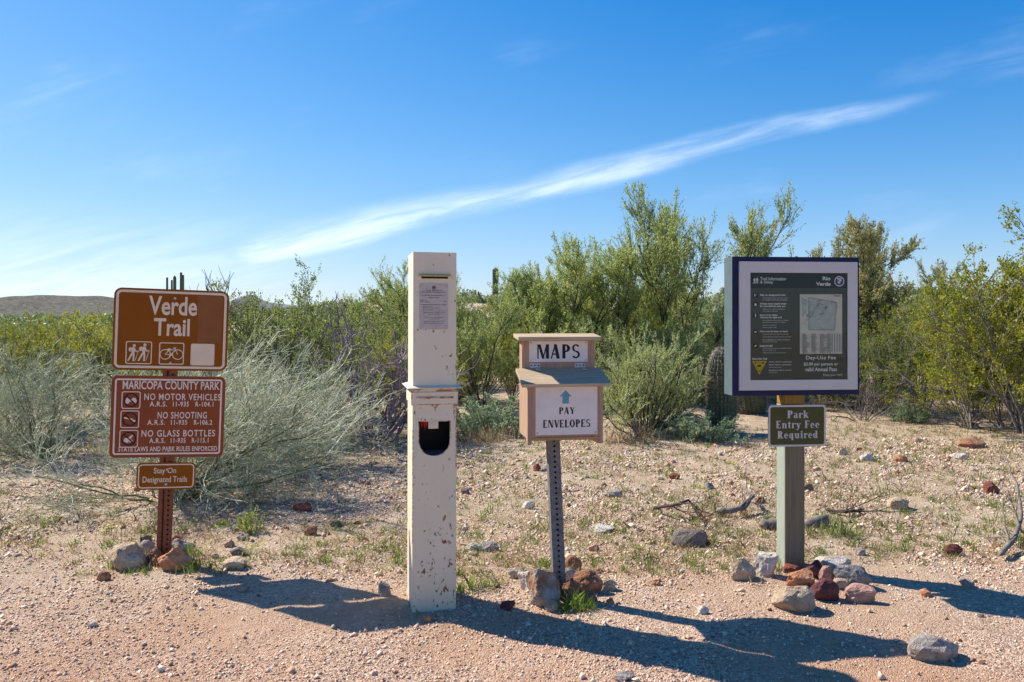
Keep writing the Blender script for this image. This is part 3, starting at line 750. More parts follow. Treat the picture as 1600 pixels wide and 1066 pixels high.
# ------------------------------------------------------------------ pay pillar
def pay_pillar():
    cx, cy, yaw = -0.370, 3.654, R(13)
    root = empty('pay_pillar', (cx, cy, g1(cx, cy)), yaw, R(0.15))
    tag(root, 'tall cream painted steel pay pillar with rust spots and rounded opening', 'pay pillar')
    w, dp = 0.0975, 0.11
    zb, zt = -0.10, 1.585
    # upper shaft
    MB().box(-w+.001, w-.001, -dp+.001, dp-.001, 0.992, zt).build('upper_shaft', 'pillar', root, 0.002)
    # lower shaft, hollow, its front wall cut by the U-shaped opening
    ox0, ox1, ozt, ozb = -0.069, 0.068, 0.834, 0.682
    r = (ox1-ox0)/2; ccx = (ox0+ox1)/2; ccz = ozb+r
    hole = [(ox0, ozt)]+[(ccx-r*math.cos(math.pi*i/16), ccz-r*math.sin(math.pi*i/16)) for i in range(17)]+[(ox1, ozt)]
    outer = [(-w, zb), (w, zb), (w, 0.985), (-w, 0.985)]
    mb = MB(); pts = outer+hole
    tris = tessellate_polygon([[Vector((x, z, 0)) for x, z in outer], [Vector((x, z, 0)) for x, z in hole]])
    mb.add([(x, -dp, z) for x, z in pts], [tuple(q) for q in tris])
    mb.add([(x, -dp+.004, z) for x, z in pts], [tuple(q) for q in tris])
    n = len(hole)
    mb.add([(x, -dp, z) for x, z in hole]+[(x, -dp+.004, z) for x, z in hole], [(i, (i+1) % n, n+(i+1) % n, n+i) for i in range(n)])
    mb.add([(-w,-dp,zb),(-w,dp,zb),(-w,dp,.985),(-w,-dp,.985)], [(0,1,2,3)])
    mb.add([(w,-dp,zb),(w,dp,zb),(w,dp,.985),(w,-dp,.985)], [(0,1,2,3)])
    mb.add([(-w,dp,zb),(w,dp,zb),(w,dp,.985),(-w,dp,.985)], [(0,1,2,3)])
    lo = mb.build('lower_shaft', 'pillar', root)
    # inside: tray coloured blue for a light reflection, back sheet black for shade
    MB().box(-w+.004, w-.004, -dp+.006, dp-.01, 0.672, 0.680).build('tray', 'reflectblue', lo)
    MB().box(-w+.004, w-.004, dp-.05, dp-.044, 0.681, 0.92).build('shade_back', 'black', lo)
    MB().box(-0.028, 0.016, -dp-.0025, -dp+.001, 0.803, 0.836).build('paper_tab', 'cream', lo)
    f = MB()
    rg = random.Random(3)
    for i in range(9):
        a = -0.060+i*0.0036; b = 0.834-rg.uniform(.018, .05)
        f.add([(a, -dp+.012+rg.uniform(0, .01), .835), (a+.006, -dp+.014, .835), (a+.004+rg.uniform(-.004, .006), -dp+.02, b)], [(0, 1, 2)])
    f.build('red_ribbon', 'redtag', lo)
    # flange and rusty band
    fl = MB(); e = 0.024
    fl.add([(-w-e,-dp-e,.985),(w+e,-dp-e,.985),(w+e,dp+e,.985),(-w-e,dp+e,.985),(-w,-dp,.994),(w,-dp,.994),(w,dp,.994),(-w,dp,.994),(-w-e,-dp-e,.9825),(w+e,-dp-e,.9825),(w+e,dp+e,.9825),(-w-e,dp+e,.9825)],
           [(0,1,5,4),(1,2,6,5),(2,3,7,6),(3,0,4,7),(0,8,9,1),(1,9,10,2),(2,10,11,3),(3,11,8,0),(8,11,10,9),(4,5,6,7)])
    fl.build('flange', 'pillar', root)
    MB().box(-w-.003, w+.003, -dp-.003, dp+.003, 0.968, 0.982).build('rusty_neck', 'rustedge', root)
    bd = MB().box(-w-.006, w+.006, -dp-.007, dp+.006, 0.912, 0.965).build('band', 'pillar', root, 0.002)
    MB().box(-w+.015, w-.015, -dp-.012, -dp-.0072, 0.937, 0.945).build('rib', 'rustedge', bd, 0.002)
    for sx in (-1, 1): MB().box(min(sx*(w+.004), sx*(w+.0068)), max(sx*(w+.004), sx*(w+.0068)), -dp-.0078, -dp+.006, 0.911, 0.966).build('rust_edge', 'rustedge', bd)
    MB().box(-w-.0065, w+.0065, -dp-.0075, -dp, 0.9095, 0.9125).build('rust_edge', 'rustedge', bd)
    # rust stains: half-moon below the band, runs, spots
    f = Flat(-dp-.0004)
    f.arc(0.0, .909, .017, .015, 180, 360, .012, .008)
    for x_, z_, a_, b_ in ((.002,.886,.002,.010),(.086,.89,.003,.012),(.086,.872,.002,.016),(.088,.905,.006,.006),(.0885,.850,.0018,.012),(.092,.52,.008,.006),(.080,.507,.004,.003),(.086,.055,.004,.005),(-.088,.78,.002,.002),(-.084,.70,.0018,.003)):
        Flat(-dp-.0006).disc(x_, z_, a_, 8, b_).build('rust_stain', 'rustedge', lo)
    f.build('rust_stain', 'rustedge', lo)
    rg = random.Random(5)
    for x_, z_, a_, b_ in ((-.006,1.236,.005,.008),(-.052,1.238,.002,.002),(.026,1.236,.002,.002),(.043,1.238,.007,.003),(.041,1.231,.003,.004),(.033,1.124,.005,.005),(.070,1.124,.007,.005),(.076,1.131,.002,.006),(.016,1.131,.0014,.0014),(-.025,1.238,.0012,.004)):
        Flat(-dp+.0004).disc(x_, z_, a_, 7, b_).build('rust_stain', 'rustedge', root)
    hin = [(ccx+(x_-ccx)*1.0, z_) for x_, z_ in hole]; hout = [(ccx+(x_-ccx)*1.045+(0.0005 if x_ > ccx else -.0005), z_-.002 if z_ < ozt-.001 else z_+.003) for x_, z_ in hole]
    Flat(-dp-.0003).ring(hout, hin).build('rust_edge', 'rustedge', lo)
    MB().box(w-.0035, w+.0006, -dp-.0006, -dp+.002, 0.62, 0.908).build('rust_edge', 'rustedge', lo)
    MB().box(-w-.0006, -w+.003, -dp-.0006, -dp+.002, 0.30, 0.80).build('rust_edge', 'rustedge', lo)
    # slot and its hood
    MB().box(-0.060, 0.058, -dp-.0002, -dp+.012, 1.468, 1.476).build('slot', 'black', root)
    MB().profile_x([(-dp+.001, 1.488), (-dp-.018, 1.482), (-dp-.018, 1.478), (-dp+.001, 1.477)], -0.071, 0.069).build('slot_hood', 'slotyellow', root)
    # notice plate
    nz0, nz1, nx0, nx1 = 1.243, 1.445, -0.068, 0.058
    p = MB().box(nx0, nx1, -dp-.0025, -dp+.001, nz0, nz1).build('notice_plate', 'noticeplate', root)
    yy_ = -dp-.0029
    Flat(yy_).circ((nx0+nx1)/2, nz1-.017, .0085, .003, 16).disc((nx0+nx1)/2, nz1-.017, .004, 10).build('seal', 'brownink', p)
    qx = lambda v: nx0+(v-178)/(355-178)*(nx1-nx0)
    qz = lambda v: nz1-(v-252)/(540-252)*(nz1-nz0)
    for s, u0, u1, v0, v1 in (('You are about to enter', 215, 318, 306, 297), ('McDowell Mountain Regional Park', 190, 343, 321, 311), ('a fee area of Maricopa County Parks', 210, 315, 337, 329), ('Entry Fees', 236, 298, 358, 346),
                              ('Daily Use', 183, 225, 368, 360), ('Per vehicle', 183, 245, 377, 370), ('$2.00', 325, 345, 375, 367), ('1. Complete the information on envelope', 190, 340, 396, 389),
                              ('and tear off the stub', 194, 262, 405, 399), ('2. Place exact amount in envelope', 190, 296, 416, 409), ('3. Seal the envelope', 190, 262, 425, 419), ('4. Deposit it in the slot above and display', 190, 340, 432, 427),
                              ('Failure to display will result in citation', 200, 340, 449, 440), ('pursuant to park rules', 230, 300, 459, 451), ('For information about annual passes', 210, 325, 477, 469), ('and park fees call', 235, 300, 486, 479),
                              ('Thank you for supporting your park', 200, 335, 501, 493), ('Maricopa County Parks and Recreation', 205, 330, 513, 505)):
        text(p, s, qx(u0), qx(u1), qz(v1), qz(v0) if False else qz(v1)+(qz(v0)-qz(v1))*-1 if False else qz(v1)+abs(qz(v1)-qz(v0)), yy_, 'brownink', bold=0.01)
    f = Flat(yy_-.0001); f.rect(qx(186), qx(343), qz(326), qz(324.5)).rect(qx(183), qx(347), qz(385), qz(383.5)); f.build('rule_line', 'brownink', p)
    for sx in (nx0+.006, nx1-.007):
        for sz in (nz0+.012, nz1-.013): bolt(p, sx, sz, -dp-.0025, .0042)
pay_pillar()

# ------------------------------------------------------------------ map box
def map_box():
    D = 3.72; x, y = at(876, D), D; yaw = R(9)
    root = empty('map_box', (x, y, g1(x, y)+.058), yaw); root.scale = (.954,)*3
    tag(root, 'weathered wooden MAPS box with hinged lid on leaning grey steel post', 'map box')
    perforated_post(root, -0.030, 0.030, -0.028, 0.022, -0.22, 0.80, 'galv', xoff_top=-0.044, hole_x=0.52, hole=0.0062, part='post')
    # carcass
    cx = -0.004; hw = 0.182; yf, yb = -0.125, 0.105
    zl, zb, zleg = 0.990, 0.738, 0.704          # top of front, bottom rail, legs
    zh = 1.052                                   # lid hinge height
    side = [(yf, zleg), (yf+.022, zleg+.004), (yf+.05, zb-.006), (yb, zb-.006), (yb, 1.195), (yb-.075, 1.195), (yb-.075, zh-.004), (yf, zl-.004)]
    for s in (-1, 1):
        a, b = sorted((cx+s*hw, cx+s*(hw-.019)))
        MB().profile_x(side, a, b).build('side_board', 'boxwood', root, 0.0012)
    for s in (-1, 1):
        a, b = sorted((cx+s*(hw-.0195), cx+s*(hw-.045)))
        MB().box(a, b, yf+.0005, yf+.019, zb, zl-.006).build('front_stile', 'boxwood', root, 0.001)
    MB().box(cx-hw+.0455, cx+hw-.0455, yf+.006, yf+.018, zb, zl-.007).build('front_board', 'boxwood', root)
    # bottom rail with curved bracket ends
    rl = [(cx-hw+.0195, zb-.001), (cx-hw+.0195, zb-.014), (cx+hw-.075, zb-.014), (cx+hw-.05, zb-.019), (cx+hw-.032, zb-.028), (cx+hw-.0195, zb-.030), (cx+hw-.0195, zb-.001)]
    MB().prism(rl, yf+.001, yf+.019).build('bottom_rail', 'boxrail', root)
    MB().box(cx-hw+.020, cx+hw-.020, yf+.02, yb-.016, zb+.004, zb+.016).build('bottom_board', 'boxwood', root)
    MB().box(cx-hw+.020, cx+hw-.020, yb-.015, yb-.001, zb-.004, 1.193).build('back_board', 'boxwood', root)
    # upper housing front and roof
    yh = yb-.075
    MB().box(cx-hw+.0195, cx+hw-.0195, yh+.001, yh+.016, zh+.001, 1.194).build('header_board', 'boxwood', root)
    rf = MB().profile_x([(yh-.050, 1.191), (yh-.050, 1.209), (yb+.03, 1.222), (yb+.03, 1.204)], cx-.208, cx+.205).build('roof', 'lidwood', root, 0.002)
    # sloping lid
    ld = MB().profile_x([(yf-.035, zl-.012), (yf-.035, zl+.003), (yh-.004, zh+.003), (yh-.004, zh-.012)], cx-.214, cx+.212).build('lid', 'lidwood', root, 0.0015)
    for hx in (cx-.118, cx+.108):
        h = MB().box(hx-.026, hx+.026, yh-.0025, yh+.0005, zh+.004, zh+.026).build('hinge', 'zinc', root)
        MB().profile_x([(yh-.042, zh-.0045), (yh-.042, zh-.0020), (yh-.0045, zh+.0065), (yh-.0045, zh+.0040)], hx-.002, hx+.024).build('hinge_leaf', 'zinc', h)
        for q in (-.017, 0, .017):
            f = Flat(yh-.0028); f.disc(hx+q, zh+.016, .0038, 10); f.build('screw', 'black', h)
    # MAPS plate
    px0, px1, pz0, pz1 = cx-.147, cx+.146, 1.085, 1.188
    p = MB().box(px0, px1, yh-.003, yh+.0005, pz0, pz1).build('maps_plate', 'whiteplate', root)
    serif_text(p, 'MAPS', cx-.108, cx+.111, 1.101, 1.171, yh-.0034, 'ink', serif=False)
    for sx in (px0+.008, px1-.008):
        for sz in (pz0+.008, pz1-.009): bolt(p, sx, sz, yh-.003, .004)
    # PAY ENVELOPES plate
    ex0, ex1, ez0, ez1 = cx-.1445, cx+.154, zb+.012, zl-.012
    p = MB().box(ex0, ex1, yf-.003, yf+.0003, ez0, ez1).build('pay_plate', 'whiteplate', root)
    qx = lambda v: ex0+(v-275)/(790-275)*(ex1-ex0)
    qz = lambda v: ez1-(v-518)/(905-518)*(ez1-ez0)
    a = Flat(yf-.0035)
    a.poly([(qx(497), qz(655)), (qx(551), qz(655)), (qx(551), qz(598)), (qx(574), qz(598)), (qx(523), qz(548)), (qx(474), qz(598)), (qx(497), qz(598))]).build('arrow', 'arrowteal', p)
    serif_text(p, 'PAY', qx(468), qx(597), qz(740), qz(684), yf-.0035, 'brownink', serif=False)
    serif_text(p, 'ENVELOPES', qx(335), qx(733), qz(846), qz(784), yf-.0035, 'brownink', serif=False)
    for sx in (ex0+.009, ex1-.009): bolt(p, sx, ez0+.009, yf-.003, .0045)
map_box()

# ------------------------------------------------------------------ information board
def info_board():
    x, y, yaw = 1.452, 4.17, R(5.3)
    root = empty('information_board', (x, y, g1(x, y)), yaw)
    tag(root, 'glazed trail information board with navy case and grey frame on square post', 'information board')
    k = 4.09/F
    pw = 0.052
    MB().box(-pw, pw, -pw, pw, -0.15, 0.842).build('post', 'greenpost', root, 0.003)
    MB().box(-pw-.0015, -pw+.002, -pw+.004, pw-.004, -0.14, 0.842).build('painted_side', 'greenside', root)
    MB().box(-pw, pw, -pw, pw, 0.844, 0.899).build('post_head', 'rawpost', root, 0.003)
    cxm = -0.006; W, z0, z1 = 0.674, 0.896, 1.603
    yf, yb = -0.078, 0.036
    xa, xb = cxm-W/2, cxm+W/2
    # case: four sides and a back, the left side blue-green
    MB().box(xa, xa+.016, yf+.0012, yb, z0, z1).build('case_side', 'teal', root, 0.001)
    MB().box(xb-.016, xb, yf+.0012, yb, z0, z1).build('case_side', 'navy', root, 0.001)
    MB().box(xa+.0165, xb-.0165, yf+.0015, yb, z1-.016, z1).build('case_top', 'navy', root, 0.001)
    MB().box(xa+.0165, xb-.0165, yf+.0015, yb, z0, z0+.016).build('case_bottom', 'navy', root, 0.001)
    MB().box(xa+.017, xb-.017, yb-.02, yb-.001, z0+.017, z1-.017).build('case_back', 'teal', root)
    f = Flat(yf+.0003)
    f.ring([(xa,z0),(xb,z0),(xb,z1),(xa,z1)], [(xa+.032,z0+.026),(xb-.012,z0+.026),(xb-.012,z1-.026),(xa+.032,z1-.026)])
    f.build('front_edge', 'navy', root)
    # mitred grey frame
    fx0, fx1, fz0, fz1 = xa+.034, xb-.013, z0+.027, z1-.025
    qx = lambda v: cxm+(v-586.5)/4.44*k
    qz = lambda v: (z0+z1)/2-(v-525)/4.44*k
    ix0, ix1, iz0, iz1 = qx(254), qx(954), qz(897), qz(156)
    O = [(fx0,fz0),(fx1,fz0),(fx1,fz1),(fx0,fz1)]; I = [(ix0,iz0),(ix1,iz0),(ix1,iz1),(ix0,iz1)]
    for i in range(4):
        j = (i+1) % 4
        MB().prism([O[i], O[j], I[j], I[i]], yf-.010, yf+.004).build('frame_rail', 'frame', root, 0.0009)
    # poster behind glass
    yp = yf-.001
    p = MB().box(ix0-.004, ix1+.004, yp, yp+.003, iz0-.004, iz1+.004).build('poster', 'poster', root)
    MB().box(ix0+.0003, ix1-.0003, yf-.0065, yf-.0045, iz0+.0003, iz1-.0003).build('glass_pane', 'glass', root)
    y1, y2 = yp-.0005, yp-.0010
    Flat(y1).rect(ix0, ix1, qz(262), iz1).build('header', 'header', p)
    f = Flat(y2); hiker(f, qx(287), qz(213), 0.029); hiker(f, qx(306), qz(210), 0.031); f.build('hiker_symbol', 'print', p)
    tx = lambda s, u0, u1, v0, v1, m='print', b=.012: text(p, s, qx(u0), qx(u1), qz(v1), qz(v0), y2, m, bold=b)
    tx('Trail Information', 328, 511, 186, 209); tx('& Safety', 328, 420, 211, 236)
    tx('Rio', 778, 834, 181, 207, b=.03); tx('Verde', 729, 835, 219, 245, b=.03)
    f = Flat(y2); f.circ(qx(898), qz(213), .0265, .004, 26); f.build('seal_ring', 'print', p)
    Flat(y2-.0001).disc(qx(898), qz(213), .0225, 24).build('seal_field', 'sealblue', p)
    f = Flat(y2-.0003); f.poly([(qx(884), qz(200)), (qx(912), qz(200)), (qx(910), qz(222)), (qx(898), qz(232)), (qx(886), qz(222))]); f.rect(qx(880), qx(916), qz(196), qz(190)); f.build('seal_shield', 'print', p)
    f = Flat(y2-.0005); f.rect(qx(886), qx(897), qz(214), qz(203)); f.rect(qx(899), qx(909), qz(224), qz(215)); f.build('seal_mark', 'mapred', p)
    for v in (311, 374, 451, 564, 661):
        ic = Flat(y2).poly(rrect(qx(279), qx(309), qz(v+15), qz(v-15), .002, 3)).build('rule_icon', 'black', p)
    f = Flat(y2-.0004)
    nf = lambda: Flat(y2-.0004)
    for f in (nf().rect(qx(286), qx(291), qz(320), qz(302)).line(qx(290), qz(319), qx(301), qz(305), .002), nf().rect(qx(286), qx(302), qz(384), qz(374)).disc(qx(290), qz(371), .0028, 8).disc(qx(298), qz(371), .0028, 8),
              nf().rect(qx(290), qx(298), qz(462), qz(444)).disc(qx(294), qz(442), .0026, 8), nf().poly([(qx(285), qz(570)), (qx(300), qz(570)), (qx(303), qz(556)), (qx(297), qz(562)), (qx(286), qz(562))]), nf().disc(qx(289), qz(664), .0035, 8).disc(qx(297), qz(660), .0042, 8)):
        f.build('icon_figure', 'print', p)
    for s, u0, u1, v0, v1, b in (('Stay on designated trails', 326, 508, 304, 319, .03), ("Don't leave a new trail; use maps", 345, 524, 325, 336, 0), ('to navigate where you are going', 345, 520, 339, 350, 0),
                                 ('Always carry ample water', 326, 517, 364, 379, .03), ('for yourself and your pet', 326, 508, 381, 396, .03), ('When your water is half gone', 345, 503, 403, 414, 0), ('your hike is half over', 345, 455, 417, 428, 0),
                                 ('Know your ability', 326, 452, 443, 457, .03), ('Choose the right trail', 326, 482, 459, 474, .03), ('Let someone know you are hiking', 345, 530, 481, 491, 0), ('and when you expect to return', 345, 510, 494, 504, 0), ('Carry a cell phone', 345, 445, 514, 524, 0), ('Have a paper map', 345, 445, 530, 540, 0),
                                 ('Pets must be kept on leash', 326, 526, 556, 570, .03), ('Clean up after your pet; it is the law', 345, 532, 577, 587, 0), ('Carry plenty of water for you and pet', 345, 550, 595, 605, 0), ('Be considerate of others and leave', 345, 540, 614, 624, 0), ('your pet at home in hot weather', 345, 450, 629, 639, 0),
                                 ('Leave it wild', 326, 416, 654, 668, .03), ('Leave plants, rocks and wildlife alone', 345, 550, 674, 684, 0), ('Pack it in, pack it out', 345, 440, 688, 698, 0), ('Take only pictures, leave only prints', 345, 510, 705, 715, 0),
                                 ('Share the Trail', 270, 376, 744, 757, .03), ('Hikers: Yield to equestrians', 390, 553, 768, 779, .01), ('Bikers: Yield to equestrians', 390, 550, 788, 799, .01), ('and pedestrians', 390, 480, 805, 815, 0), ('Equestrians: Be in control', 390, 550, 826, 837, .01), ('of your horse', 390, 450, 841, 851, 0)):
        tx(s, u0, u1, v0, v1, 'print' if b else 'printgrey', b+.008)
    tri = Flat(y2).poly([(qx(270), qz(766)), (qx(375), qz(766)), (qx(321), qz(861))]).build('yield_triangle', 'yellow', p)
    f = Flat(y2-.0004); hiker(f, qx(293), qz(779), .016); f.rect(qx(338), qx(356), qz(784), qz(775)).line(qx(304), qz(779), qx(332), qz(779), .0016)
    f.line(qx(298), qz(800), qx(312), qz(824), .0016); f.line(qx(345), qz(800), qx(331), qz(824), .0016); f.circ(qx(316), qz(836), .0042, .0014, 10).circ(qx(327), qz(836), .0042, .0014, 10).rect(qx(308), qx(334), qz(806), qz(794)); f.build('yield_figure', 'black', p)
    tx('Day-Use Fee', 657, 874, 732, 765, b=.012); tx('$2.00 per person or', 640, 889, 778, 806, b=.02); tx('valid Annual Pass', 650, 880, 812, 840, b=.02); tx('Enjoy your visit!', 782, 918, 857, 877, b=0)
    # trail map sheet
    m = MB().box(qx(612), qx(918), yp-.0018, yp-.0002, qz(718), qz(304)).build('trail_map', 'mapsheet', p)
    return root, p, qx, qz, yp
ib_root, ib_poster, ib_qx, ib_qz, ib_y = info_board()
def map_print():
    qx, qz = ib_qx, ib_qz; y = ib_y-.0022; rg = random.Random(9)
    p = ib_poster
    Flat(y).poly([(qx(670), qz(322)), (qx(882), qz(358)), (qx(862), qz(553)), (qx(670), qz(553))]).poly([(qx(625), qz(330)), (qx(668), qz(345)), (qx(660), qz(420)), (qx(628), qz(470))]).build('map_area', 'mapwater', p)
    f = Flat(y-.0006)
    for s in range(26):
        x, z = qx(rg.uniform(630, 860)), qz(rg.uniform(330, 545)); a = rg.uniform(0, 6.28); pts = [(x, z)]
        for i in range(rg.randint(3, 8)):
            a += rg.uniform(-.7, .7); x += .007*math.cos(a); z += .007*math.sin(a)
            x = min(max(x, qx(625)), qx(900)); z = min(max(z, qz(560)), qz(318)); pts.append((x, z))
        f.path(pts, .0011)
    f.path([(qx(674), qz(328)), (qx(880), qz(362)), (qx(860), qz(553)), (qx(674), qz(551)), (qx(674), qz(328))], .0014)
    for i in range(9): f.line(qx(796), qz(404), qx(796)+rg.uniform(-.014, .014), qz(404)+rg.uniform(-.012, .012), .0016)
    for j in range(4):
        for i in range(26):
            u0 = (626, 690, 752, 800)[j]; f.rect(qx(u0), qx(u0+rg.uniform(24, 54 if j < 3 else 40)), qz(581+i*5.1+2), qz(581+i*5.1))
    for u in (838, 856, 874, 890, 902): f.line(qx(u), qz(578), qx(u), qz(708), .0022)
    f.build('map_line', 'mapink', p)
    g = Flat(y-.003); g.rect(qx(856), qx(904), qz(318), qz(313)).build('map_marker', 'mapred', p); Flat(y-.003).disc(qx(858), qz(478), .0022, 8).build('map_marker', 'mapred', p)
map_print()
def fee_sign():
    k = 4.115/F; z0, z1 = 0.631, 0.8435; c = 0.0; hw = 0.153
    cx = at(1243.5, 4.115)-1.452
    y = -0.0575
    p = MB().prism(rrect(cx-hw, cx+hw, z0, z1, .018, 8), y-.003, y+.0045).build('fee_sign', 'olive', ib_root)
    p['label'] = 'olive green Park Entry Fee Required plate with grey rim'
    Flat(y-.0034).ring(rrect(cx-hw, cx+hw, z0, z1, .018, 8), rrect(cx-hw+.0095, cx+hw-.0095, z0+.0095, z1-.0095, .011, 8)).build('rim', 'signgrey', p)
    qx = lambda v: cx+(v-575)/505*hw
    qz = lambda v: (z0+z1)/2-(v-585)/352*(z1-z0)/2
    yt = y-.0036
    serif_text(p, 'Park', qx(402), qx(778), qz(455), qz(325), yt, 'signgrey')
    serif_text(p, 'Entry Fee', qx(203), qx(968), qz(625), qz(497), yt, 'signgrey')
    serif_text(p, 'Required', qx(228), qx(942), qz(798), qz(672), yt, 'signgrey')
fee_sign()

# ------------------------------------------------------------------ rocks
def rock_mesh(seed, sx, sy, sz, sub=4, cuts=15, rough=0.16):
    rg = random.Random(seed)
    bm = bmesh.new(); bmesh.ops.create_icosphere(bm, subdivisions=sub, radius=1.0)
    pl = []
    for _ in range(cuts):
        n = Vector((rg.gauss(0, 1), rg.gauss(0, 1), rg.gauss(0, .8))).normalized(); pl.append((n, rg.uniform(.55, .90)))
    off = Vector((rg.uniform(-50, 50), rg.uniform(-50, 50), rg.uniform(-50, 50)))
    for v in bm.verts:
        p = v.co.copy()
        for n, h in pl:
            q = p.dot(n)-h
            if q > 0: p -= n*q*0.93
        p *= 1+rough*mnoise.noise(p*1.3+off)+rough*.55*mnoise.noise(p*3.1+off)+rough*.32*mnoise.noise(p*7+off)+rough*.2*mnoise.noise(p*17+off)
        v.co = p
    xs = [v.co for v in bm.verts]
    for ax, s in ((0, sx), (1, sy), (2, sz)):
        lo = min(p[ax] for p in xs); hi = max(p[ax] for p in xs)
        for p in xs: p[ax] = ((p[ax]-lo)/(hi-lo)-.5)*s
    me = bpy.data.meshes.new('rock'); bm.to_mesh(me); bm.free()
    return me
RS = [100]
def rock(x0, x1, y0, y1, mat, label, group=None, name='rock', tilt=0.0, hk=0.92, cuts=10, sub=4):
    """a stone seen in the photo between x0..x1, y0..y1; y1 is where it meets the ground"""
    RS[0] += 1; rg = random.Random(RS[0])
    X_, d = ground_px((x0+x1)/2, y1)
    wd = (x1-x0)*d/F; dp = wd*rg.uniform(.65, .85); h = (y1-y0)*d/F*hk
    yc = d+dp*0.38; X_ = at((x0+x1)/2, yc)
    o = link(name, rock_mesh(RS[0], wd*1.04, dp, h*1.32, sub, cuts), mat, smooth=False)
    o.location = (X_, yc, g1(X_, yc)+h*0.29); o.rotation_euler = (0, tilt, 0)
    tag(o, label, 'rock', group)
    return o
G1, G2, G3 = 'stones heaped round the trail sign post', 'stones heaped round the map box post', 'stones heaped round the information board post'
for a in ((164,229,847,893,'tan','large flat tan rock left of the brown sign post',G1,.12), (218,245,843,868,'grey','small grey rock leaning between large tan rock and brown sign post',G1), (219,236,835,851,'darkgrey','dark stone behind the large tan rock at brown sign post',G1),
          (229,254,856,886,'brown','reddish brown stone in the gap in front of brown sign post',G1), (253,302,855,894,'orange','large orange tan rock right of the brown sign post',G1,-.25), (268,305,843,864,'grey','grey rock behind the orange tan rock at brown sign post',G1), (266,287,836,850,'red','small red stone right behind the brown sign post',G1),
          (152,174,891,907,'brown','small dark rusty stone in front of the large tan rock'), (345,385,874,893,'tan','flat tan stone at the near edge of the trail sign shadow'), (351,366,845,859,'pink','small pink square stone right of the trail sign rocks'), (370,390,837,849,'grey','small grey stone at the foot of the little green herb'), (360,387,859,872,'darkgrey','dark flat stone behind the flat tan stone'),
          (458,487,784,799,'red','red brown stone beyond the trail sign in twig shade'), (476,495,825,841,'brown','brown stone left of the pay pillar in dappled shade'), (516,533,815,827,'darkgrey','dark stone in the dappled shade left of pay pillar'), (591,611,906,931,'grey','upright grey stone at left foot of the pay pillar'), (369,389,914,925,'grey','flat grey pebble below the flat tan stone on the trail'),
          (826,875,878,946,'lichened','tall lichened brown boulder left of the grey map box post',G2), (809,836,886,920,'white','pale stone tucked behind the tall lichened boulder',G2), (871,899,883,905,'grey','rounded grey stone against the grey map box post',G2), (877,910,900,941,'brown','brown rock in front of the grey map box post',G2), (895,942,887,927,'brown','dark topped brown rock right of the map box post',G2,.15),
          (882,909,864,889,'brown','brown stone behind the grey map box post',G2), (939,961,899,921,'tan','small tan stone at the right end of map box rocks',G2), (908,934,921,941,'brown','low brown stone in front of the dark topped brown rock',G2), (850,872,932,950,'tan','low tan stone at the front foot of the lichened boulder',G2), (947,960,931,944,'orange','little orange stone in front of map box rocks'), (781,806,932,949,'maroon','purple stone lying in the pillar shadow left of map box rocks'), (794,817,886,902,'grey','small grey stone left of the pale map box stone'),
          (1140,1178,870,909,'tan','oval tan rock at the left end of information board rocks',G3,-.35), (1175,1217,862,903,'white','angular white rock left of the information board post',G3), (1225,1270,891,918,'orange','flat orange rock in front of the information board post',G3), (1223,1256,882,897,'red','red stone against the foot of the information board post',G3), (1257,1279,882,904,'maroon','rounded purple brown stone right of the flat orange rock',G3),
          (1266,1286,874,890,'maroon','dark purple stone behind the rounded purple brown stone',G3), (1280,1304,882,911,'pink','pinkish stone left of the blue grey rock',G3), (1303,1359,880,918,'blue','smooth blue grey rock right of the information board post',G3,.22), (1276,1330,867,886,'white','flat white rock behind the blue grey rock',G3), (1267,1308,904,941,'maroon','angular maroon rock in front of the purple brown stone',G3), (1319,1363,914,943,'pink','flat pink rock below the blue grey rock',G3),
          (1300,1328,905,922,'tan','small tan stone between maroon rock and pink rock',G3), (1208,1272,918,960,'tan','round grey tan boulder nearest the camera at information board',G3), (1218,1240,868,882,'grey','grey stone peeping out behind the information board post',G3)):
    rock(*a[:7], **({'tilt': a[7]} if len(a) > 7 else {})) if len(a) > 6 else rock(*a)
rock(1416,1496,988,1034,'grey','broad flat grey rock sunk in the trail at lower right', hk=.8)
rock(958,992,1051,1064,'grey','flat grey stone at the bottom edge of the picture', hk=.7)
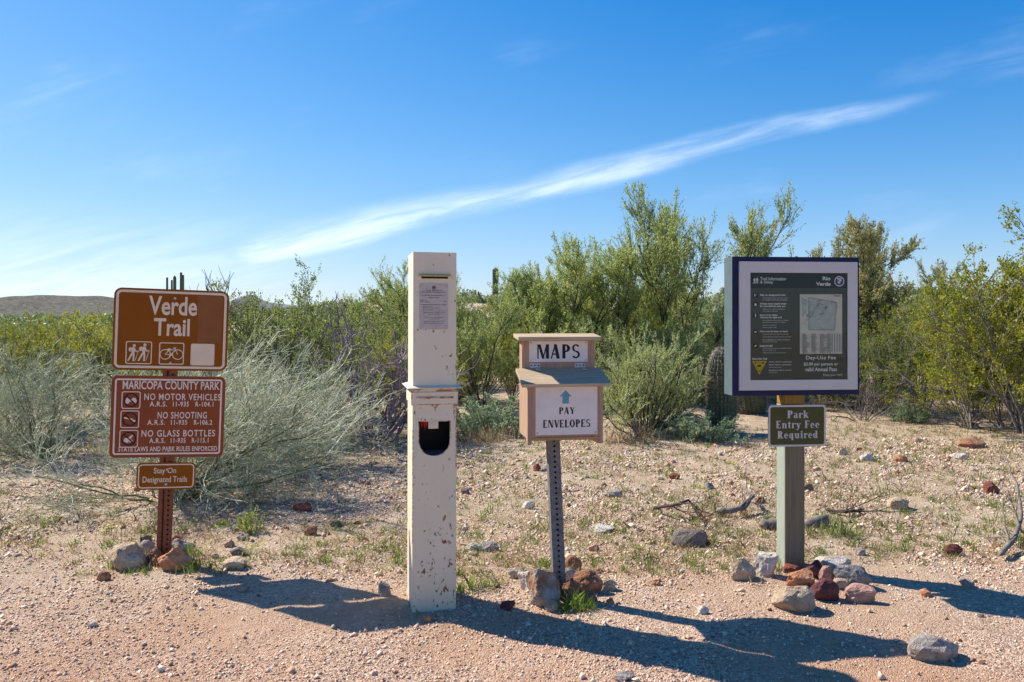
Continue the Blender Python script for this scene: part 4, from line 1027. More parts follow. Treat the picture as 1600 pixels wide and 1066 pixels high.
for a in ((1343,1368,706,722,'white','white angular stone on the flat right of the information board'), (1537,1560,750,771,'red','upright red stone far right on the flat'), (1388,1420,775,795,'tan','tan wedge shaped stone right of the information board post'), (1474,1502,850,870,'red','blocky red stone at right on the gravel'),
          (1498,1538,684,699,'brown','long dark brown stone beside the fallen branch at right'), (1047,1105,824,853,'darkgrey','long dark grey rock lying left of the information board post'), (920,959,821,832,'white','flat pale slab between map box and information board'), (943,973,766,778,'grey','grey slab on the flat right of the map box'),
          (728,752,849,862,'white','pale stone of the pair behind the pay pillar'), (750,780,848,863,'blue','blue grey stone of the pair behind the pay pillar'), (833,845,723,737,'red','dark red stone just left of the map box post'), (846,858,726,737,'grey','grey stone beside the dark red stone at map box post'),
          (720,734,764,775,'darkgrey','small dark stone right of the pay pillar'), (815,834,786,799,'white','white stone between pay pillar and map box post'), (919,937,847,859,'pink','pink stone right behind the map box rocks'), (1090,1108,947,961,'white','white pebble below the white rock on the trail'), (1018,1032,904,914,'orange','small orange stone between map box and information board'),
          (1256,1270,752,765,'darkgrey','small dark stone right of the information board post'), (1310,1325,700,712,'tan','tan stone on the flat below the board corner'), (1398,1418,712,724,'orange','flat orange stone on the far flat at right'), (1488,1512,708,719,'white','pale stone on the flat left of the fallen branch'), (1425,1440,680,690,'tan','tan stone before the scrub at right'),
          (1045,1062,735,746,'red','red stone in the middle of the flat'), (1100,1115,752,764,'grey','grey stone left of the information board sign plate'), (1500,1520,905,918,'grey','grey stone near the right edge below the red block'), (1438,1455,920,932,'orange','orange stone beside the information board shadow'), (1160,1178,898,908,'grey','small flat grey stone under the white rock'),
          (1335,1352,855,868,'grey','grey stone behind the blue grey rock'), (1180,1196,775,786,'brown','brown stone left of the green post'), (660,676,957,968,'orange','flat orange stone at the front foot of the pay pillar')):
    rock(*a, cuts=12, sub=3)

# loose stones on the flat and the trail, each on its own
cols = ['tan', 'tan', 'grey', 'grey', 'pink', 'white', 'brown', 'orange', 'darkgrey', 'red']
look = {'tan': 'tan', 'grey': 'grey', 'brown': 'brown', 'orange': 'orange', 'pink': 'pinkish', 'white': 'pale', 'darkgrey': 'dark', 'red': 'red'}
protos = [rock_mesh(900+i, 1.0, random.uniform(.6, .95), random.uniform(.45, .8), 3, 13, .16) for i in range(8)]
rg = random.Random(21); loose = []
for i in range(140):
    py = rg.choice((rg.uniform(655, 760), rg.uniform(700, 880), rg.uniform(760, 1050))); pxx = rg.uniform(10, 1590)
    if py > 930 and rg.random() < .55: continue
    if 150 < pxx < 320 and 830 < py < 910: continue
    if 630 < pxx < 730 and py > 900: continue
    cname = rg.choice(cols)
    where = 'on the foreground trail' if py > 905 else ('among dry grass' if py > 740 else 'near the scrub')
    side = 'left of the pay pillar' if pxx < 640 else ('around the map box' if pxx < 1100 else 'near the information board')
    loose.append((f'small {look[cname]} stone', f'{where} {side}', pxx, py, cname))
ORD = ['leftmost', 'second from left', 'third from left', 'fourth from left', 'fifth from left', 'sixth from left', 'seventh from left', 'eighth from left', 'ninth from left', 'tenth from left', 'eleventh from left', 'twelfth from left']
def ordinal(i, n): return 'rightmost' if i == n-1 else ORD[min(i, 11)]
for what, where, pxx, py, cname in loose:
    same = sorted(q[2] for q in loose if q[0] == what and q[1] == where)
    X_, d = ground_px(pxx, py)
    s = rg.uniform(.02, .055)*(0.6 if py > 900 else 1.0)
    me = protos[rg.randrange(8)].copy()
    o = link('stone', me, cname); o.scale = (s, s, s); o.rotation_euler = (0, 0, rg.uniform(0, 6.28))
    o.location = (X_, d, g1(X_, d)+s*.09)
    tag(o, f'{what} {where}' if len(same) == 1 else f'{ordinal(same.index(pxx), len(same))} of the {what}s {where}', 'stone', f'{what}s {where}' if len(same) > 1 else None)

# ------------------------------------------------------------------ plants: growth engine
def nrm(v): return v/np.maximum(np.linalg.norm(v, axis=-1, keepdims=True), 1e-9)
class Grow:
    def __init__(s, seed): s.r = np.random.default_rng(seed)
    def walk(s, pos, dr, ln, k, wob, up, droop=0.0):
        """integrate k points from pos along dr"""
        n = len(pos); P = np.empty((n, k, 3)); P[:, 0] = pos; d = nrm(dr); step = (ln/(k-1))[:, None]
        for i in range(1, k):
            d = nrm(d+s.r.normal(0, wob, (n, 3))+np.array([0, 0, up-droop*i/(k-1)]))
            P[:, i] = P[:, i-1]+d*step
        return P
    def base(s, n, rad, lo, hi, ln, k=7, wob=.12, up=.05, lean=(0, 0, 0), az=None):
        a = s.r.uniform(0, 2*np.pi, n) if az is None else s.r.uniform(az[0], az[1], n); t = s.r.uniform(lo, hi, n)
        dr = np.stack([np.sin(t)*np.cos(a), np.sin(t)*np.sin(a), np.cos(t)], 1)+np.array(lean)
        pos = np.stack([np.cos(a)*rad*s.r.uniform(0, 1, n), np.sin(a)*rad*s.r.uniform(0, 1, n), np.full(n, -.06)], 1)
        return s.walk(pos, dr, s.r.uniform(*ln, n), k, wob, up)
    def child(s, P, per, ln, ang, k=5, wob=.15, up=.05, tmin=.3, tmax=1.0, droop=0.0, bias=1.0):
        n, kp, _ = P.shape; idx = np.repeat(np.arange(n), per); m = len(idx)
        t = tmin+(tmax-tmin)*s.r.uniform(0, 1, m)**bias
        q = t*(kp-1); i = np.minimum(q.astype(int), kp-2); f = (q-i)[:, None]
        a, b = P[idx, i], P[idx, i+1]; pos = a*(1-f)+b*f; tg = nrm(b-a)
        rnd = nrm(s.r.normal(0, 1, (m, 3))); perp = nrm(rnd-tg*np.sum(rnd*tg, 1, keepdims=True))
        th = s.r.uniform(*ang, m)[:, None]
        L_ = s.r.uniform(*ln, m)*(1.15-.45*t)
        return s.walk(pos, tg*np.cos(th)+perp*np.sin(th), L_, k, wob, up, droop)
    def leaves(s, P, n, size, tmin=.15, spread=.01, asp=.5, up=.3):
        m, kp, _ = P.shape; idx = s.r.integers(0, m, n); t = tmin+(1-tmin)*s.r.uniform(0, 1, n)
        q = t*(kp-1); i = np.minimum(q.astype(int), kp-2); f = (q-i)[:, None]
        a, b = P[idx, i], P[idx, i+1]; c = a*(1-f)+b*f+s.r.normal(0, spread, (n, 3))
        ax = nrm(nrm(b-a)*.6+s.r.normal(0, .6, (n, 3))+np.array([0, 0, up])); sd = nrm(np.cross(ax, s.r.normal(0, 1, (n, 3))))
        z = s.r.uniform(*size, n)[:, None]
        V_ = np.stack([c, c+ax*z*.5+sd*z*asp*.5, c+ax*z, c+ax*z*.5-sd*z*asp*.5], 1)
        return V_.reshape(-1, 3), np.arange(4*n).reshape(n, 4)
def tubes(items, sides=3):
    """items: [(P (n,k,3), r0, r1)] -> vertices, quads"""
    Vs, Fs, o = [], [], 0
    for P, r0, r1 in items:
        n, k, _ = P.shape
        tg = nrm(np.gradient(P, axis=1)); ref = np.where(np.abs(tg[..., 2:3]) > .9, np.array([1., 0, 0]), np.array([0, 0, 1.]))
        u = nrm(np.cross(tg, ref)); v = np.cross(tg, u)
        if r1 is None: r = np.asarray(r0)[None, :, None]
        else: r = np.linspace(r0, r1, k)[None, :, None] if np.isscalar(r0) else (r0[:, None]*np.linspace(1, r1, k)[None])[..., None]
        ring = [P+(u*math.cos(2*math.pi*j/sides)+v*math.sin(2*math.pi*j/sides))*r for j in range(sides)]
        V_ = np.stack(ring, 2)            # n,k,sides,3
        base = o+(np.arange(n)[:, None, None]*k+np.arange(k-1)[None, :, None])*sides; j = np.arange(sides)[None, None]
        q = np.stack([base+j, base+(j+1) % sides, base+sides+(j+1) % sides, base+sides+j], -1).reshape(-1, 4)
        Vs.append(V_.reshape(-1, 3)); Fs.append(q); o += n*k*sides
    return np.concatenate(Vs), np.concatenate(Fs)

def creosote(seed, h=1.7, leaves=30000, dark=False):
    g = Grow(seed)
    b = g.base(15, .12, .05, .75, (h*.6, h*.98), 8, .10, .03)
    c1 = g.child(b, 7, (h*.25, h*.5), (.25, .85), 6, .14, .05, .10)
    c2 = g.child(c1, 5, (h*.10, h*.24), (.3, .8), 5, .16, .10, .2)
    c3 = g.child(c2, 3, (h*.05, h*.12), (.3, .8), 4, .18, .12, .25)
    return {'stems': (tubes([(b, .013, .005), (c1, .006, .003), (c2, .0032, .0018)]), 'greybark'), 'foliage': (g.leaves(np.concatenate([c3]), leaves, (.016, .034), .1, .012, .55), 'creosote dark leaf' if dark else 'creosote leaf')}
def paloverde(seed, h=3.3, leaves=80000, mat='palo verde leaf', open_=False, spread=.85):
    g = Grow(seed)
    b = g.base(8 if not open_ else 6, .16, .05, spread, (h*.60, h*.90), 9, .13, .05)
    c1 = g.child(b, 8, (h*.22, h*.44), (.3, .95), 7, .15, .06, .10)
    c2 = g.child(c1, 7, (h*.10, h*.22), (.3, .8), 6, .15, .12, .15)
    c3 = g.child(c2, 7, (h*.05, h*.12), (.2, .6), 4, .13, .16, .1)
    if open_:
        hi = c3[:, -1, 2] > h*.45; c3 = c3[hi | (g.r.uniform(0, 1, len(c3)) < .35)]
    return {'trunk': (tubes([(b, .040, .012), (c1, .014, .005)], 5), 'bark'), 'twigs': (tubes([(c2, .0055, .0028), (c3, .003, .0016)]), 'green twig'), 'foliage': (g.leaves(c3, leaves, (.022, .056), .0, .016, .36, .5), mat)}
def twiggy(seed, h=1.5, lean=(0, 0, 0), n=24, spread=1.15, az=None):
    g = Grow(seed)
    b = g.base(n, .10, .1, spread, (h*.6, h*1.3), 9, .16, .02, lean, az)
    c1 = g.child(b, 7, (h*.30, h*.70), (.3, 1.0), 7, .17, .02, .12)
    c2 = g.child(c1, 6, (h*.14, h*.36), (.3, 1.1), 5, .17, .03, .1)
    c3 = g.child(c2, 4, (h*.06, h*.16), (.35, 1.1), 3, .16, .03, .15)
    return {'branches': (tubes([(b, .011, .004)], 5), 'green twig'), 'twigs': (tubes([(c1, .0042, .0024), (c2, .0026, .0016), (c3, .0019, .0012)]), 'pale twig'), 'foliage': (g.leaves(c2, 2600, (.012, .026), .2, .01, .35), 'limy leaf')}
def dome(seed, h=.6, leaves=9000, mat='grey leaf', size=(.018, .04)):
    g = Grow(seed)
    b = g.base(40, .14, .1, 1.2, (h*.55, h*1.0), 6, .14, .03)
    c1 = g.child(b, 7, (h*.18, h*.36), (.3, .8), 4, .15, .12, .25)
    return {'stems': (tubes([(b, .005, .002), (c1, .0022, .0012)]), 'brown twig'), 'foliage': (g.leaves(c1, leaves, size, .1, .014, .5, .6), mat)}
def limy(seed, h=1.3, leaves=40000):
    g = Grow(seed)
    b = g.base(30, .12, .08, 1.25, (h*.55, h*.92), 7, .13, .05)
    c1 = g.child(b, 8, (h*.2, h*.42), (.25, .85), 6, .15, .08, .1)
    c2 = g.child(c1, 8, (h*.08, h*.2), (.25, .7), 4, .14, .14, .1)
    return {'branches': (tubes([(b, .012, .005), (c1, .005, .0025)], 4), 'bark'), 'twigs': (tubes([(c2, .0024, .0014)]), 'pale twig'), 'foliage': (g.leaves(c2, leaves, (.014, .030), .1, .010, .36, .5), 'limy leaf')}
def dead(seed, h=1.0, n=16, spread=1.0, mat='purple twig', dense=5, wob=.2):
    g = Grow(seed)
    b = g.base(n, .12, .1, spread, (h*.6, h*1.0), 7, wob, .03)
    c1 = g.child(b, dense, (h*.2, h*.5), (.3, .9), 6, wob, .03, .25)
    c2 = g.child(c1, dense, (h*.1, h*.24), (.3, .9), 5, wob, .02, .2)
    return {'branches': (tubes([(b, .012, .005), (c1, .006, .003)], 4), mat), 'twigs': (tubes([(c2, .003, .0018)]), mat)}

def mk(spec):
    return [(part, mesh_np(part, *vf), mat) for part, (vf, mat) in spec.items()]
LIB = {}
def lib(key, fn):
    if key not in LIB: LIB[key] = mk(fn())
    return LIB[key]
PR = random.Random(77)
def plant(key, fn, px_, d, sc, label, cat, group=None, name='bush', rz=None, sxy=1.0, lean=0.0):
    X_ = at(px_, d)
    o = empty(name, (X_, d, g1(X_, d)-.01), PR.uniform(0, 6.28) if rz is None else rz, lean)
    o.scale = (sc*sxy, sc*sxy, sc)
    tag(o, label, cat, group)
    for part, me, mat in lib(key, fn):
        if not me.materials: me.materials.append(MATS[mat])
        c = bpy.data.objects.new(part, me); C.objects.link(c); c.parent = o
    return o

# variants (meshes are shared by copies)
V_ = {}
for i in range(3): V_['creo%d' % i] = lambda i=i: creosote(200+i)
for i in range(2): V_['cred%d' % i] = lambda i=i: creosote(220+i, dark=True)
V_['pv0'] = lambda: paloverde(301); V_['pv1'] = lambda: paloverde(302, mat='olive leaf', open_=True, spread=.7); V_['pv2'] = lambda: paloverde(306, leaves=60000)
V_['pv3'] = lambda: paloverde(308, leaves=56000, spread=.72); V_['herb'] = lambda: dome(505, .6, 2600, 'limy leaf', (.02, .05)); V_['tw0'] = lambda: twiggy(401, 1.15, (.42, .16, 0), 34, 1.3); V_['tw1'] = lambda: twiggy(402, 1.0, (-.2, .0, 0), 26, 1.25)
V_['dome0'] = lambda: dome(501); V_['dome1'] = lambda: dome(502); V_['limy'] = lambda: limy(511)
V_['dead0'] = lambda: dead(601); V_['bare'] = lambda: dead(602, 1.0, 6, .42, 'brown twig', 4, .10); V_['dead1'] = lambda: dead(603, 1.0, 14, 1.2, 'brown twig')
def pl(key, *a, **k): return plant(key, V_[key], *a, **k)

# --- shrubs and trees one can point to, left to right
pl('tw0', 262, 5.75, .92, 'spreading leafless shrub of pale green twigs behind the trail sign', 'shrub', name='twiggy_shrub', rz=0.0)
pl('tw0', 400, 6.7, .80, 'pale twiggy shrub midway between trail sign and pay pillar', 'shrub', name='twiggy_shrub', rz=.5)
pl('tw1', 60, 7.4, .9, 'grey green twiggy shrub with dark base at the left edge', 'shrub', name='twiggy_shrub', rz=.3)
pl('creo0', 15, 8.6, .72, 'bright yellow green bush at the left edge behind twiggy shrub', 'bush', name='creosote_bush')
pl('creo1', 78, 9.6, .66, 'yellow green bush between left edge and trail sign', 'bush', name='creosote_bush')
pl('creo2', 165, 10.2, .74, 'leafy green bush showing just left of the trail sign', 'bush', name='creosote_bush')
pl('cred0', 446, 9.0, .98, 'tall green bush whose shoots rise into the sky right of trail sign', 'bush', name='creosote_bush', sxy=.85)
pl('bare', 312, 9.4, 1.85, 'bare twigs sticking up into the sky above the trail sign', 'dead shrub', name='bare_shrub', rz=1.0, sxy=.7)
pl('dead0', 575, 8.2, 1.38, 'dark purplish dead brush left of the pay pillar', 'dead shrub', name='dead_brush')
pl('creo0', 590, 8.7, .62, 'low yellow green bush just left of the pay pillar', 'bush', name='creosote_bush')
pl('cred1', 512, 10.4, .76, 'dark green bush behind the purplish dead brush', 'bush', name='creosote_bush')
pl('pv2', 640, 15.5, .62, 'feathery grey green tree directly behind the pay pillar', 'tree', name='palo_verde_tree')
pl('pv2', 752, 11.0, .50, 'feathery bush with dark branches right of the pay pillar', 'tree', name='palo_verde_tree', rz=2.2)
pl('pv0', 845, 13.0, .66, 'broad feathery tree behind the MAPS box', 'tree', name='palo_verde_tree', rz=.8)
pl('pv0', 950, 12.5, .74, 'feathery green tree rising right of the MAPS box', 'tree', name='palo_verde_tree', rz=2.9)
pl('pv3', 1088, 13.2, 1.02, 'tallest feathery tree left of the information board', 'tree', name='palo_verde_tree', rz=4.4, sxy=.85)
pl('pv1', 1290, 14.5, .96, 'open brownish feathery tree rising above the information board', 'tree', name='palo_verde_tree', rz=.4)
pl('pv1', 1385, 13.2, .64, 'olive feathery tree right behind the information board', 'tree', name='palo_verde_tree', rz=3.3)
pl('limy', 1004, 8.9, .90, 'rounded lime green shrub between MAPS box and information board', 'shrub', name='green_shrub', sxy=1.0)
pl('dome0', 765, 8.9, .85, 'low grey green shrub right of the pay pillar', 'shrub', name='grey_shrub', sxy=1.35)
pl('dome1', 1098, 8.35, .58, 'low grey green shrub left of the barrel cactus', 'shrub', name='grey_shrub', sxy=1.5)
pl('dome0', 1420, 9.9, .55, 'small grey shrub right of the information board', 'shrub', name='grey_shrub', rz=2.0)
pl('creo1', 1600, 8.9, 1.25, 'large near bush filling the right edge', 'bush', name='creosote_bush', rz=.6)
pl('creo0', 1575, 9.3, .66, 'low leafy bush under the large bush at right edge', 'bush', name='creosote_bush', rz=2.4)
pl('creo2', 1520, 9.3, .82, 'yellow green bush left of the large bush at right edge', 'bush', name='creosote_bush')
pl('creo0', 1440, 11.0, .86, 'yellow green bush in the gap right of the information board', 'bush', name='creosote_bush', rz=1.1)
pl('cred0', 1372, 10.6, .72, 'dark green bush touching the right side of information board', 'bush', name='creosote_bush', rz=3.0)
pl('dead1', 1350, 9.9, .62, 'grey brushwood at the lower right corner of the board case', 'dead shrub', name='dead_brush')
pl('dead1', 830, 8.6, .30, 'dry grey twigs under the MAPS box side', 'dead shrub', name='dead_brush', rz=2.0)
pl('dead1', 990, 8.1, .32, 'dry pale twigs at the foot of the lime green shrub', 'dead shrub', name='dead_brush', rz=.5)
pl('herb', 390, 4.78, .32, 'little fresh green herb beside the trail sign stones', 'herb', name='green_herb', sxy=.6)
# --- belt of scrub behind
BG = [('creo1', 800, 12.2, .66), ('limy', 880, 11.6, .95), ('cred0', 930, 11.8, .7), ('limy', 1075, 12.0, .95), ('creo2', 1010, 13.0, .8), ('cred1', 1150, 13.5, .8), ('limy', 700, 12.2, .8), ('limy', 1300, 11.6, .8), ('cred0', -60, 11.5, .8), ('cred1', 30, 13, .72), ('dead0', 118, 12.5, 1.25), ('cred1', 210, 13, .75), ('creo2', 255, 11.5, .78), ('dead0', 345, 10.2, 1.05), ('cred0', 362, 12.6, .60), ('cred0', 476, 13.5, .85), ('cred1', 545, 14.5, .84), ('cred1', 605, 12.4, .85),
      ('creo0', 690, 14.2, .8), ('cred0', 815, 15.5, .82), ('pv2', 900, 16.0, .6), ('pv2', 1020, 16.5, .6), ('pv2', 1165, 15.0, .46), ('cred1', 1180, 12.6, .72), ('creo2', 1250, 13.2, .78), ('creo1', 1330, 14.5, .85), ('cred1', 1480, 13.2, .84), ('creo2', 1560, 12.4, .85), ('creo1', 1660, 11.5, .9), ('creo0', 1500, 16.5, .9), ('cred0', 1415, 17.5, .9), ('creo2', 1590, 18, 1.0), ('cred0', 1760, 10.5, .9), ('creo0', 1880, 12.0, .95), ('cred1', 1980, 9.5, .85), ('creo1', -190, 10.5, .8), ('cred1', -300, 9.0, .75),
      ('cred1', 5, 18, .7), ('cred0', 85, 20, .7), ('dead0', 150, 16.5, 1.2), ('cred1', 300, 19, .75), ('cred1', 425, 17.5, .75), ('cred0', 505, 19.5, .95), ('creo1', 575, 21, 1.0), ('pv2', 640, 22, .68), ('cred1', 715, 20, .95), ('creo0', 795, 22, .98), ('cred0', 850, 19, .9)]
def sector(x):
    for lim, t in ((180, 'left of the trail sign'), (360, 'behind the trail sign'), (640, 'between trail sign and pay pillar'), (810, 'between pay pillar and MAPS box'), (1130, 'between MAPS box and information board'), (1345, 'behind the information board')):
        if x < lim: return t
    return 'right of the information board'
BG = [(k_, x_, d_, q_*(.84 if x_ < 640 else 1.0)) for k_, x_, d_, q_ in BG]
def bg_label(key, px_, d):
    tree = key.startswith('pv'); what = 'feathery grey green tree' if tree else 'lime green shrub' if key == 'limy' else 'dark leafless brush' if key == 'dead0' else ('dark green bush' if key.startswith('cred') else 'yellow green bush')
    return what, f"{what} {'in the near scrub' if d < 15 else 'in the far scrub'} {sector(px_)}"
for key, px_, d, sc in BG:
    tree = key.startswith('pv'); what, lab = bg_label(key, px_, d)
    same = sorted(q[1] for q in BG if bg_label(q[0], q[1], q[2])[1] == lab)
    if len(same) > 1:
        r_ = same.index(px_); lab = ordinal(r_, len(same))+' '+lab
    pl(key, px_, d, sc, lab, 'tree' if tree else 'dead shrub' if key == 'dead0' else 'shrub' if key == 'limy' else 'bush', ('dark leafless brush' if key == 'dead0' else what+('es' if what.endswith('sh') else 's'))+' of the scrub belt', name='palo_verde_tree' if tree else 'dead_brush' if key == 'dead0' else 'green_shrub' if key == 'limy' else 'creosote_bush')
pl('pv2', 1452, 42, .72, 'small dark round tree on the skyline right of the information board', 'tree', name='distant_tree', rz=1.0)

# far scrub that reads as one mass
def far_scrub():
    g = np.random.default_rng(12); Vs = []; n_b = 1150
    for i in range(n_b):
        d = 22+98*g.uniform()**1.25; u = g.uniform(-1.5, 1.5)
        if abs(u) > .8: d = d*.55+1
        X_ = u*d; z0 = g1(X_, d); w_ = g.uniform(.7, 1.5)*(1+.004*d); h_ = g.uniform(.7, 1.25)*(1+.002*d)
        if u < -.18: h_ *= .62
        n = 190; a = g.uniform(0, 6.28, n); rr = np.sqrt(g.uniform(0, 1, n)); zz_ = g.uniform(0.02, 1, n)
        prof = np.sqrt(np.clip(1-(zz_*1.02-.35)**2/.5, .05, 1))
        lump = 1+.35*np.sin(3*a+i)+.2*np.sin(7*a+2*i)
        c = np.stack([X_+np.cos(a)*rr*w_*prof*lump*.8, d+np.sin(a)*rr*w_*prof*lump*.8, z0+zz_*h_*(.8+.3*np.sin(2.3*a+i))], 1)
        ax = nrm(g.normal(0, 1, (n, 3))+np.array([0, 0, .6])); sd_ = nrm(np.cross(ax, g.normal(0, 1, (n, 3)))); s_ = g.uniform(.07, .17, n)[:, None]*(1+.006*d)
        Vs.append(np.stack([c-ax*s_, c+sd_*s_*.45, c+ax*s_, c-sd_*s_*.45], 1).reshape(-1, 3))
    V = np.concatenate(Vs); m = len(V)//4
    tag(link('distant_scrub', mesh_np('distant_scrub', V, np.arange(4*m).reshape(m, 4)), 'far leaf'), 'low olive desert scrub covering the rise behind the trees', None, None, 'stuff')
far_scrub()

# ------------------------------------------------------------------ cacti
def cactmat():
    m, t, nd, lk, b = _nodes('cactus skin')
    n = tex(nd, lk, 'noise', 12, detail=5); lk.new(ramp(nd, lk, n.outputs[0], [(0.3, (0.055, 0.075, 0.03)), (0.7, (0.12, 0.145, 0.06))]), b.inputs['Base Color']); b.inputs['Roughness'].default_value = .6
    MATS['cactus'] = m
cactmat()
leafmat('spine', [(0.0, (0.200, 0.100, 0.090)), (0.5, (0.400, 0.270, 0.240)), (1.0, (0.560, 0.470, 0.420))], 0.0, 0.6)
def ribbed(h, r, ribs, depth, seg=26, top=.35, foot=.8):
    V = []; n = ribs*4
    for j in range(seg):
        z = h*j/(seg-1); t = z/h
        rad = r*(foot+(1-foot)*min(1, t*4))*(math.sqrt(max(0, 1-((t-(1-top))/top)**2)) if t > 1-top else 1)
        for i in range(n):
            a = 2*math.pi*i/n; q = rad*(1+depth*math.cos(ribs*a)); V.append((q*math.cos(a), q*math.sin(a), z))
    Fq = [(j*n+i, j*n+(i+1) % n, (j+1)*n+(i+1) % n, (j+1)*n+i) for j in range(seg-1) for i in range(n)]
    return np.array(V), np.array(Fq)
def barrel(px_, d, h, r, lean, label, seed):
    X_ = at(px_, d); o = empty('barrel_cactus', (X_, d, g1(X_, d)-.03), seed, 0); o.rotation_euler = (0, lean, 0)
    tag(o, label, 'cactus')
    V, Fq = ribbed(h, r, 24, .10); link('body', mesh_np('body', V, Fq), 'cactus', o, True)
    g = np.random.default_rng(seed); P = []
    for i in range(24):
        a = 2*math.pi*i/24
        for j in range(22):
            z = h*(.06+.93*j/21); t = z/h; rad = r*1.09*(.8+.2*min(1, t*4))*(math.sqrt(max(0, 1-((t-.65)/.35)**2)) if t > .65 else 1)
            p = np.array([rad*math.cos(a), rad*math.sin(a), z])
            for _ in range(5):
                dr = np.array([math.cos(a), math.sin(a), .1])*.5+g.normal(0, .6, 3); dr /= np.linalg.norm(dr); L_ = g.uniform(.02, .045)
                P.append([p, p+dr*L_*.5, p+dr*L_+np.array([0, 0, -.004])])
    link('spines', mesh_np('spines', *tubes([(np.array(P), .0022, .0008)])), 'spine', o)
barrel(1127, 8.9, .99, .150, 0.0, 'tall upright barrel cactus left behind the information board', 3)
barrel(1174, 10.6, .80, .215, -.22, 'stout leaning barrel cactus beneath the information board case', 4)
def saguaro(px_, d, top_y, r, label, arms=()):
    X_ = at(px_, d); z0 = g1(X_, d); h = CAMH+(HOR-top_y)/F*d-z0
    o = empty('saguaro_cactus', (X_, d, z0)); tag(o, label, 'cactus')
    V, Fq = ribbed(h, r, 14, .09, 20, .06, .9); link('trunk', mesh_np('trunk', V, Fq), 'cactus', o, True)
    for dx, zb, zt, ra in arms:
        pts = np.array([[(0, 0, zb), (dx*.5, 0, zb+.05), (dx*.9, 0, zb+.2), (dx, 0, zb+.55), (dx, 0, (zb+zt)/2), (dx, 0, zt-.1), (dx, 0, zt)]])
        Vv, Ff = tubes([(pts, ra, ra*.8)], 9); link('arm', mesh_np('arm', Vv, Ff), 'cactus', o, True)
saguaro(774, 88, 418, .30, 'single saguaro column against the sky right of the pay pillar')
saguaro(273, 95, 430, .17, 'branched saguaro poking up above the trail sign', ((-.9, 3.0, 5.2, .15), (.75, 2.8, 5.8, .17), (1.0, 2.6, 5.5, .15), (-.35, 3.2, 4.9, .13)))
saguaro(589, 105, 452, .22, 'far small saguaro left of the pay pillar')

# ------------------------------------------------------------------ dead wood on the ground
def branch(name, seed, pts, r0, r1, subs, mat, label, cat):
    """pts: photo pixels on the ground with a height"""
    g = Grow(seed); W_ = []
    for x_, y_, h_ in pts:
        X_, d = ground_px(x_, y_); W_.append((X_, d, g1(X_, d)+h_))
    W_ = np.array(W_); k = 18; q = np.linspace(0, len(W_)-1, k); q[0] = q[1]*.02; q[-2] = q[-1]-.02
    P = np.stack([np.interp(q, np.arange(len(W_)), W_[:, a]) for a in range(3)], 1)[None]
    P[0, 1:-2] += np.cumsum(g.r.normal(0, r0*.22, (k-3, 3)), 0)*np.sin(np.linspace(0, 3.14, k-3))[:, None]
    rad = np.linspace(r0, r1, k)*(1+.16*g.r.normal(0, 1, k)); rad[0] = rad[-1] = .0005
    it = [(P, rad, None)]
    if subs:
        c = g.child(P, subs, (.15, .5), (.3, .9), 6, .16, .03, .15); it.append((c, r1*.9, r1*.3))
        c2 = g.child(c, 3, (.06, .2), (.3, .9), 4, .16, .03, .2); it.append((c2, r1*.4, r1*.2))
    o = link(name, mesh_np(name, *tubes(it, 6)), mat, smooth=True); tag(o, label, cat); return o
branch('fallen_branch', 1, [(985, 690, .02), (1030, 674, .06), (1080, 664, .12), (1120, 668, .04)], .022, .010, 7, 'darkwood', 'dark fallen branch below the lime green shrub', 'branch')
branch('fallen_branch', 2, [(1600, 676, .05), (1560, 676, .05), (1520, 668, .08), (1492, 652, .16)], .020, .009, 6, 'deadwood', 'grey fallen branch at the right edge of the flat', 'branch')
branch('dead_twigs', 3, [(1020, 800, .02), (1048, 812, .10), (1075, 800, .08), (1098, 812, .02)], .012, .006, 8, 'darkwood', 'tangle of dark dead twigs behind the long dark grey rock', 'twigs')
branch('dead_log', 4, [(1118, 806, .03), (1140, 808, .04), (1160, 804, .06), (1178, 796, .09)], .026, .010, 3, 'deadwood', 'weathered splintered log left of the information board post', 'log')
branch('dead_log', 5, [(1186, 828, .03), (1225, 828, .035), (1262, 826, .035), (1290, 822, .03)], .040, .032, 0, 'deadwood', 'thick grey log lying behind the information board post', 'log')
branch('dead_twigs', 6, [(850, 770, .01), (880, 778, .03), (905, 772, .02)], .007, .004, 3, 'deadwood', 'thin dry stick on the flat behind the map box post', 'twigs')
branch('fallen_branch', 7, [(1560, 880, .03), (1585, 862, .06), (1598, 835, .14), (1588, 800, .20)], .016, .008, 5, 'deadwood', 'lichened grey branch low at the right edge', 'branch')
branch('dead_twigs', 8, [(1290, 800, .02), (1320, 808, .03), (1350, 800, .02)], .012, .006, 4, 'darkwood', 'dark dead twigs right of the information board post', 'twigs')

